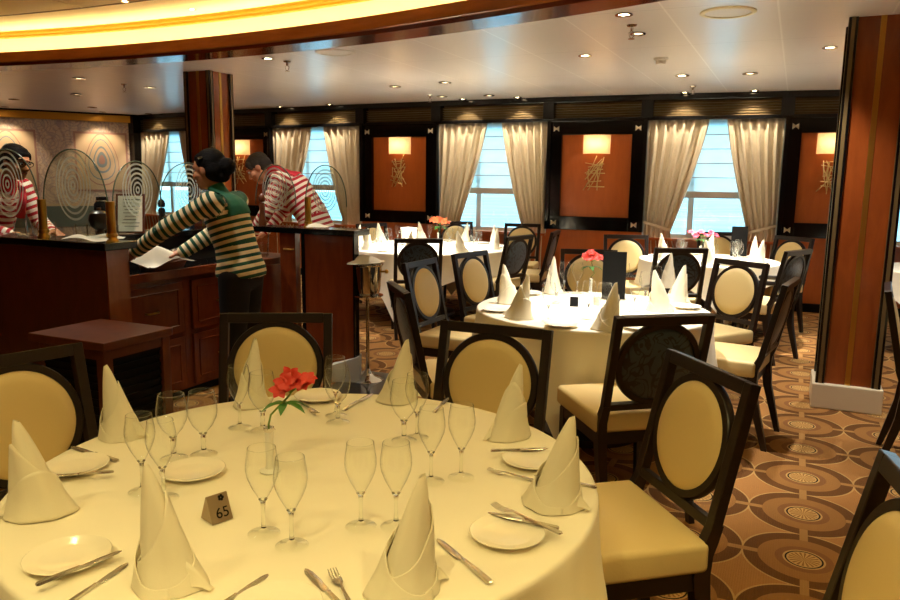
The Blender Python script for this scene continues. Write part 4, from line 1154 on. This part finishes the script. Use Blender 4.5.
def hand_prims(wr, d, palm_n, s=1.0, curl=.5, side=1):
    """wrist, pointing direction, back-of-hand normal; thumb leaves on 'side' of the palm"""
    d = Vector(d).normalized(); n = (Vector(palm_n)-d*Vector(palm_n).dot(d)).normalized(); x = d.cross(n)*side; wr = Vector(wr)
    pr = [('c', wr, wr+d*.05*s, .026*s, .032*s), ('c', wr+d*.045*s-x*.022*s, wr+d*.085*s-x*.026*s, .017*s, .013*s), ('c', wr+d*.045*s+x*.018*s, wr+d*.085*s+x*.026*s, .017*s, .013*s), ('c', wr+d*.05*s, wr+d*.086*s, .02*s, .014*s)]
    for k, (o, ln) in enumerate(((.030, .066), (.010, .076), (-.011, .070), (-.031, .054))):
        p0 = wr+d*.086*s+x*o*s; a1 = curl*.5; a2 = curl*1.3
        p1 = p0+(d*cos(a1)-n*sin(a1))*ln*.5*s+x*o*.25*s; p2 = p1+(d*cos(a2)-n*sin(a2))*ln*.5*s
        pr += [('c', p0, p1, .0092*s, .0085*s), ('c', p1, p2, .0085*s, .007*s)]
    t0 = wr+d*.03*s+x*.024*s; t1 = t0+(d*.6+x*.75-n*.3)*.042*s; t2 = t1+(d*.9+x*.25-n*.4)*.03*s
    pr += [('c', t0, t1, .013*s, .011*s), ('c', t1, t2, .010*s, .008*s)]
    return pr

def person(label, loc, rotz, J, s, striped, collar_mat, hairfn, skin, female, shirt_hem):
    t = thing('person', label, 'person', loc, rotz, 'restaurant staff in striped sweaters')
    V = {k: Vector(v)*s for k, v in J.items() if isinstance(v, tuple)}
    hp, w, B = head_prims(V['head'], J['face'], J['up'], s)
    pr = list(hp)
    up = (V['head']-V['neck']).normalized()
    pr += [('c', V['neck'], V['head']-up*.05*s, .05*s, .047*s)]
    tr = [('c', V['pelvis'], V['waist'], .13*s, .115*s), ('c', V['waist'], V['chest'], .115*s, .125*s), ('c', V['chest'], V['neck'], .12*s, .055*s)]
    for k in 'LR':
        sh, el, wrr = V['sh'+k], V['el'+k], V['wr'+k]
        tr += [('c', V['chest'], sh, .09*s, .058*s)]
        pr += [('c', sh, el, .05*s, .04*s), ('c', el, wrr, .039*s, .027*s)]
        pr += hand_prims(wrr, J['hd'+k], J['hn'+k], s, J.get('curl', .6), 1 if k == 'L' else -1)
        hi, kn, an = V['hi'+k], V['kn'+k], V['an'+k]
        pr += [('c', hi, kn, .088*s, .058*s), ('c', kn, an, .055*s, .038*s), ('c', an+Vector((-.03, 0, -.045))*s, an+Vector((.13, 0, -.055))*s, .035*s, .028*s)]
    pr += tr
    blob('body', pr, skin, t, voxel=.0065*s, smooth=3)
    # sweater
    g = .014*s; sw = []
    for p in tr: sw.append(('c', p[1], p[2], p[3]+g, p[4]+(g if p is not tr[2] else -.002)))
    al = [(V['pelvis'], V['waist'], .14*s, 0), (V['waist'], V['chest'], .14*s, (V['waist']-V['pelvis']).length), (V['chest'], V['neck'], .11*s, (V['waist']-V['pelvis']).length+(V['chest']-V['waist']).length)]
    for k in 'LR':
        sh, el, wrr = V['sh'+k], V['el'+k], V['wr'+k]
        cuff = el+(wrr-el)*.93
        sw += [('c', sh, el, .05*s+g, .042*s+g), ('c', el, cuff, .041*s+g, .03*s+g)]
        al += [(sh, el, .06*s, .01), (el, cuff, .052*s, (el-sh).length+.01)]
    hemz = V['pelvis'].z-.045*s
    sw += [('c', V['pelvis']+Vector((0, .045*s, -.02*s)), V['pelvis']+Vector((0, -.045*s, -.02*s)), .134*s, .134*s)]
    blob('sweater', sw, striped, t, voxel=.009*s, smooth=4, along=al, keep=lambda p: p.z > hemz or p.x > V['pelvis'].x+.17*s)
    # collar
    n0 = V['neck']; ax = (n0-V['chest']).normalized()
    col = [('c', n0-up*.015*s, n0+up*.028*s, .064*s, .055*s)] + [(q[0], q[1], q[2], q[3]+.007*s, q[4]+.007*s) for q in sw if q is not sw[0]]
    def keep(p):
        d = (n0-p).dot(ax)/s; y = abs(p.y-n0.y)/s; back = (p-n0-ax*((p-n0).dot(ax))).x/s
        if y > .125: return False
        return d < (.17 if back < .0 else .035+.5*max(0, .06-y)) 
    blob('collar', col, collar_mat, t, voxel=.009*s, smooth=4, keep=keep)
    # trousers and shoes
    tro = [('c', V['pelvis']+Vector((0, .05*s, -.04*s)), V['pelvis']+Vector((0, -.05*s, -.04*s)), .116*s, .116*s), ('c', V['pelvis'], V['pelvis']*.7+V['waist']*.3, .130*s, .122*s)]
    sho = []
    for k in 'LR':
        hi, kn, an = V['hi'+k], V['kn'+k], V['an'+k]
        tro += [('c', hi, kn, .102*s, .075*s), ('c', kn, an, .074*s, .062*s)]
        sho += [('c', an+Vector((-.035, 0, -.042))*s, an+Vector((.14, 0, -.05))*s, .042*s, .034*s)]
    blob('trousers', tro, 'trouser', t, voxel=.01*s, smooth=4)
    blob('shoes', sho, 'black', t, voxel=.008*s, smooth=2)
    face_parts(w, B, s, t)
    blob('hair', hairfn(w, B, s), J['hairmat'], t, voxel=.006*s, smooth=3)
    return t, w, B
def hair_bun(w, B, s):
    return [('e', w(-.032, 0, .048), (.094*s, .086*s, .085*s), B), ('e', w(-.055, 0, .0), (.075*s, .083*s, .085*s), B), ('e', w(-.135, 0, .0), (.052*s, .056*s, .054*s), B), ('e', w(.004, 0, .080), (.062*s, .067*s, .040*s), B), ('e', w(-.09, 0, -.05), (.045*s, .055*s, .04*s), B)]
def hair_short(w, B, s):
    return [('e', w(-.020, 0, .046), (.098*s, .079*s, .078*s), B), ('e', w(-.055, 0, .0), (.064*s, .079*s, .075*s), B), ('e', w(.018, 0, .086), (.044*s, .058*s, .028*s), B), ('e', w(.05, 0, .068), (.026*s, .050*s, .024*s), B), ('e', w(.035, .055, .045), (.03*s, .018*s, .04*s), B), ('e', w(.035, -.055, .045), (.03*s, .018*s, .04*s), B), ('e', w(-.01, .068, .03), (.035*s, .014*s, .04*s), B), ('e', w(-.01, -.068, .03), (.035*s, .014*s, .04*s), B)]
# woman at the worktop, facing left
JW = dict(pelvis=(0, 0, .93), waist=(.03, 0, 1.07), chest=(.085, 0, 1.25), neck=(.135, 0, 1.39), head=(.20, 0, 1.525), face=(1, -.05, -.22), up=(.15, 0, 1),
          shL=(.10, .165, 1.335), elL=(.36, .235, 1.18), wrL=(.60, .20, 1.03), hdL=(.8, -.1, -.5), hnL=(.4, .2, .9),
          shR=(.10, -.165, 1.335), elR=(.30, -.22, 1.13), wrR=(.47, -.10, 1.0), hdR=(.8, .3, -.35), hnR=(.3, -.2, .9),
          hiL=(0, .085, .89), knL=(.02, .09, .49), anL=(-.02, .09, .09), hiR=(0, -.085, .89), knR=(.03, -.09, .49), anR=(0, -.09, .09), hairmat='hair')
wx, wyy = -1.30, 4.60
tw, w, B = person('woman with black hair in a bun, green and cream striped sweater, reaching over the worktop', (wx, wyy, 0), R(168), JW, 1.0, 'gstripe', 'green', hair_bun, 'skin', True, .9)
m = MB(); ell_mesh(m, w(-.02, .088, .075), (.02, .006, .007), B); m.build('hair_clip', 'chrome', tw, smooth=3)
JM = dict(pelvis=(0, 0, .98), waist=(.03, 0, 1.12), chest=(.11, 0, 1.32), neck=(.20, 0, 1.46), head=(.30, 0, 1.585), face=(1, 0, -.28), up=(.25, 0, 1),
          shL=(.13, .19, 1.41), elL=(.20, .26, 1.16), wrL=(.38, .18, 1.10), hdL=(1, -.2, -.1), hnL=(0, .3, 1),
          shR=(.13, -.19, 1.41), elR=(.20, -.26, 1.16), wrR=(.38, -.16, 1.10), hdR=(1, .2, -.1), hnR=(0, -.3, 1),
          hiL=(0, .09, .94), knL=(.02, .1, .52), anL=(0, .1, .09), hiR=(0, -.09, .94), knR=(.02, -.1, .52), anR=(0, -.1, .09), hairmat='hair')
p = Q(22, 165, 5.2)
tm, w, B = person('man with dark hair and glasses, red and white striped sweater, at the left edge', (p.x-.27, 5.2, 0), R(-18), JM, .99, 'rstripe', 'red', hair_short, 'skin', False, .9)
m = MB()
for y in (-1, 1):
    m.tube([w(.094, y*.033+.024*cos(q*PI/8), .010+.017*sin(q*PI/8)) for q in range(16)], .0022, 5, closed=True); m.tube([w(.092, y*.057, .016), w(0, y*.084, .012)], .002, 5)
m.tube([w(.094, -.009, .014), w(.094, .009, .014)], .002, 5); m.build('glasses', 'black', tm, smooth=3)
m = MB(); m.tube([w(.06, .02, -.16), w(.10, .0, -.22), w(.10, .0, -.36)], [.02, .025, .03], 8); m.build('scarf', 'red', tm, smooth=3)
JB = dict(pelvis=(0, 0, .98), waist=(.05, 0, 1.13), chest=(.20, 0, 1.34), neck=(.355, 0, 1.475), head=(.49, 0, 1.50), face=(.78, .15, -.62), up=(.62, 0, .78),
          shL=(.265, .19, 1.41), elL=(.36, .25, 1.15), wrL=(.50, .16, .98), hdL=(.7, -.2, -.5), hnL=(.4, .2, .8),
          shR=(.265, -.19, 1.41), elR=(.36, -.25, 1.15), wrR=(.50, -.16, .98), hdR=(.7, .2, -.5), hnR=(.4, -.2, .8),
          hiL=(-.01, .09, .94), knL=(.02, .1, .52), anL=(-.03, .1, .09), hiR=(-.01, -.09, .94), knR=(.02, -.1, .52), anR=(-.03, -.1, .09), hairmat='greyhair')
p = Q(321, 210, 6.35)
person('man with grey hair stooping over the station, red and white striped sweater and red collar', (p.x-.02, 6.35, 0), R(176), JB, 1.04, 'rstripe', 'red', hair_short, 'skinpale', False, .9)

# ------------------------------------------------------------------ ceiling fittings
LAMP = emit('halogen_lamp', '#ffdfae', 22.0); LAMPD = emit('dim_halogen_lamp', '#ffd9a0', 3.0)
def downlight_proto(name, lamp, r=.055):
    t = thing(name, 'x', 'ceiling light')
    MB().lathe([(r*.72, 0), (r, 0), (r*1.02, .004), (r*.74, .012), (r*.66, .02), (r*.66, .004)], 28, Matrix.Translation((0, 0, -.008)), close=True).build('trim_ring', 'chrome', t, smooth=SM)
    MB().lathe([(0, .0), (r*.62, .0), (r*.64, .006), (0, .006)], 24, Matrix.Translation((0, 0, -.002))).build('lamp', lamp, t, smooth=SM)
    return t
DB, DD = downlight_proto('downlight', LAMP), downlight_proto('downlight', LAMPD)
spots = []
def spot(loc, target, power, ang, col, blend=.5, size=.03):
    l = bpy.data.lights.new('lamp', 'SPOT'); l.energy = power; l.spot_size = ang; l.spot_blend = blend; l.color = col; l.shadow_soft_size = size
    o = bpy.data.objects.new('downlight_or_fill_beam', l); C.objects.link(o); o.location = loc
    o.rotation_euler = (Vector(target)-Vector(loc)).to_track_quat('-Z', 'Y').to_euler()
    return o
WARM, SOFT = (1, .78, .30), (1, .93, .82)
dl = [(624, 14, 1, 'downlight at the wooden rim, top of the picture'), (638, 33, 0, 'dim downlight beside the top sprinkler'), (682, 75, 1, 'downlight before the right-hand window, left one'), (750, 73, 0, 'dim downlight before the right-hand window'),
      (830, 47, 1, 'downlight next to the right pillar'), (585, 55, 1, 'lit downlight above the second table'), (445, 82, 0, 'downlight right of the centre of the ceiling'), (395, 86, 0, 'downlight before the panel left of the middle window'), (442, 96, 0, 'small downlight close to the middle window'),
      (489, 95, 0, 'downlight in line with the middle window'), (268, 58, 1, 'bright downlight right of the left pillar'), (150, 87, 0, 'downlight left of the left pillar'), (79, 78, 0, 'downlight over the station, upper left'), (76, 94, 0, 'downlight over the station, second row'),
      (14, 99, 0, 'downlight at the far left of the ceiling'), (92, 107, 0, 'downlight above the mural, right of the bright lamp')]
def onceil(px, py, m=.09):
    p = P(px, py, ZC); d = Vector(p[:2])-CEN
    if d.length < ROUT+m: d *= (ROUT+m)/d.length
    return (CEN.x+d.x, CEN.y+d.y)
for x, y, b, l in dl:
    p = onceil(x, y); place(DB if b else DD, (p[0], p[1], ZC-.001), 0, l, 'ceiling downlights', 1.0 if y < 70 else 1.25)
ww = [(673, 97.5, 6, .27), (752, 97, 6, .76), (456, 102.5, 4, .28), (527, 100, 4, .76), (288, 109, 2, .2), (336, 107, 2, .74), (157, 118, 0, .3), (115, 117, -1, 0), (45, 111, -1, 0)]
for n, (x, y, i, fr_) in enumerate(ww):
    if i >= 0:
        mt, L = seg_m(i); p = mt @ Vector((L*fr_, -.17, ZC)); tg = mt @ Vector((L*fr_, .02, .9))
        l = 'wall-washer lamp above the %s curtain of the %s' % ('left' if fr_ < .5 else 'right', WW[i])
        spot((p.x, p.y, ZC-.02), tg, 12, R(98), (1, .87, .68), .3, .02)
    else:
        q = ML-.6 if n == 7 else ML-2.0; p = MM @ Vector((q, -.4, ZC)); tg = MM @ Vector((q, 0, 1.5)); l = 'bright lamp above the mural, %s one' % ('right' if n == 7 else 'left')
        spot((p.x, p.y, ZC-.02), tg, 14, R(84), (1, .78, .5), .6, .02)
    place(DB, (p.x, p.y, ZC-.001), 0, l, 'wall-washer lamps')
def sprinkler_proto():
    t = thing('sprinkler', 'x', 'sprinkler')
    MB().lathe([(0, 0), (.035, 0), (.03, -.01), (.012, -.014), (.01, -.04), (0, -.04)], 20).build('rose', 'chrome', t, smooth=SM)
    m = MB()
    for s in (-1, 1): m.tube([(0, 0, -.035), (s*.018, 0, -.05), (s*.012, 0, -.075), (0, 0, -.085)], .003, 5)
    m.build('yoke', 'chrome', t); MB().lathe([(0, -.085), (.022, -.087), (.022, -.09), (0, -.09)], 16).build('deflector', 'chrome', t)
    return t
SP = sprinkler_proto()
for x, y, l in ((632, 25, 'sprinkler head near the wooden rim at the top'), (693, 86, 'sprinkler head before the right-hand window'), (430, 95, 'sprinkler head before the middle window'), (124, 84, 'sprinkler head over the station'), (287, 61, 'sprinkler head right of the left pillar')):
    p = onceil(x, y, .05); place(SP, (p[0], p[1], ZC), 0, l, 'ceiling sprinklers')
p = P(661, 58, ZC); t = thing('smoke_detector', 'white smoke detector on the ceiling before the right-hand window', 'smoke detector', (p[0], p[1], ZC))
MB().lathe([(0, 0), (.06, 0), (.06, -.02), (.045, -.022), (0, -.022)], 28).build('base', 'white', t, smooth=SM); MB().lathe([(0, -.02), (.04, -.022), (.038, -.05), (.02, -.055), (0, -.055)], 24).build('sensor', 'white', t, smooth=SM)
for x, y, l in ((728, 12, 'large round cream ceiling speaker at the top right'), (335, 52, 'faint round speaker in the ceiling right of the left pillar')):
    p = P(x, y, ZC); t = thing('ceiling_speaker', l, 'speaker', (p[0], p[1], ZC))
    MB().lathe([(.135, 0), (.165, 0), (.165, -.006), (.15, -.012), (.135, -.008)], 48, close=True).build('rim', 'dome' if x > 500 else 'white', t, smooth=SM); MB().lathe([(0, -.004), (.137, -.004), (.137, 0), (0, 0)], 40).build('grille', 'white', t, smooth=SM)
for x, y, l in ((125, 1, 'round lamp in the cream dome, left one'), (192, 9, 'round lamp in the cream dome, right one')):
    p = P(x, y, 2.85); place(DB, (p[0], p[1], 2.849), 0, l, 'dome downlights', .6)

# ------------------------------------------------------------------ light
# dome downlights over near table and foreground; first is a fill added for napkins
for x, y, pw in ((-.6, .15, 42), (-.35, 1.7, 8), (-1.6, 2.6, 9), (.9, 2.4, 12), (-1.8, .6, 26), (1.0, .2, 34), (-.2, -1.0, 66), (2.0, 1.4, 10)):
    if (Vector((x, y))-CEN).length < RIN-.1: zz = 2.83
    else: zz = 2.50
    spot((x, y, zz), (x, y, 0), pw*.86, R(125), WARM, .9, .05)
# ceiling downlights in the outer ring
for x, y, pw in ((2.1, 4.6, 20), (3.3, 6.0, 22), (1.3, 6.2, 16), (-1.6, 7.4, 14), (-2.2, 5.6, 10), (-3.3, 6.6, 16), (3.6, 3.8, 14), (-4.6, 9.4, 16), (-2.2, 9.6, 16)):
    spot((x, y, 2.50), (x, y, 0), pw*2.4, R(95), SOFT, .8, .03)
for x, y, pw in ((.9, 4.3, 105), (-.25, 8.1, 300), (2.5, 7.1, 220)):
    spot((x, y, 2.50), (x, y, 0), pw, R(64), SOFT, .9, .04)
for x, y, pw in ((-1.7, 4.3, 14), (-2.6, 4.9, 22), (-1.2, 5.6, 20)):
    spot((x, y, 2.50), (x, y, 0), pw, R(100), SOFT, .8, .03)
world = bpy.data.worlds.new('world'); bpy.context.scene.world = world; world.use_nodes = True
nt = world.node_tree; bg = nt.nodes['Background']; bg.inputs[0].default_value = (.55, .86, 1.0, 1); bg.inputs[1].default_value = 1.45

sc = bpy.context.scene
sc.view_settings.view_transform = 'Standard'; sc.view_settings.look = 'None'; sc.view_settings.exposure = 1.65; sc.view_settings.gamma = 1.0
sc.cycles.max_bounces = 10; sc.cycles.diffuse_bounces = 5; sc.cycles.glossy_bounces = 5; sc.cycles.transparent_max_bounces = 28; sc.cycles.transmission_bounces = 6
sc.cycles.use_denoising = True; sc.cycles.sample_clamp_indirect = 6.0; sc.cycles.caustics_reflective = False; sc.cycles.caustics_refractive = False
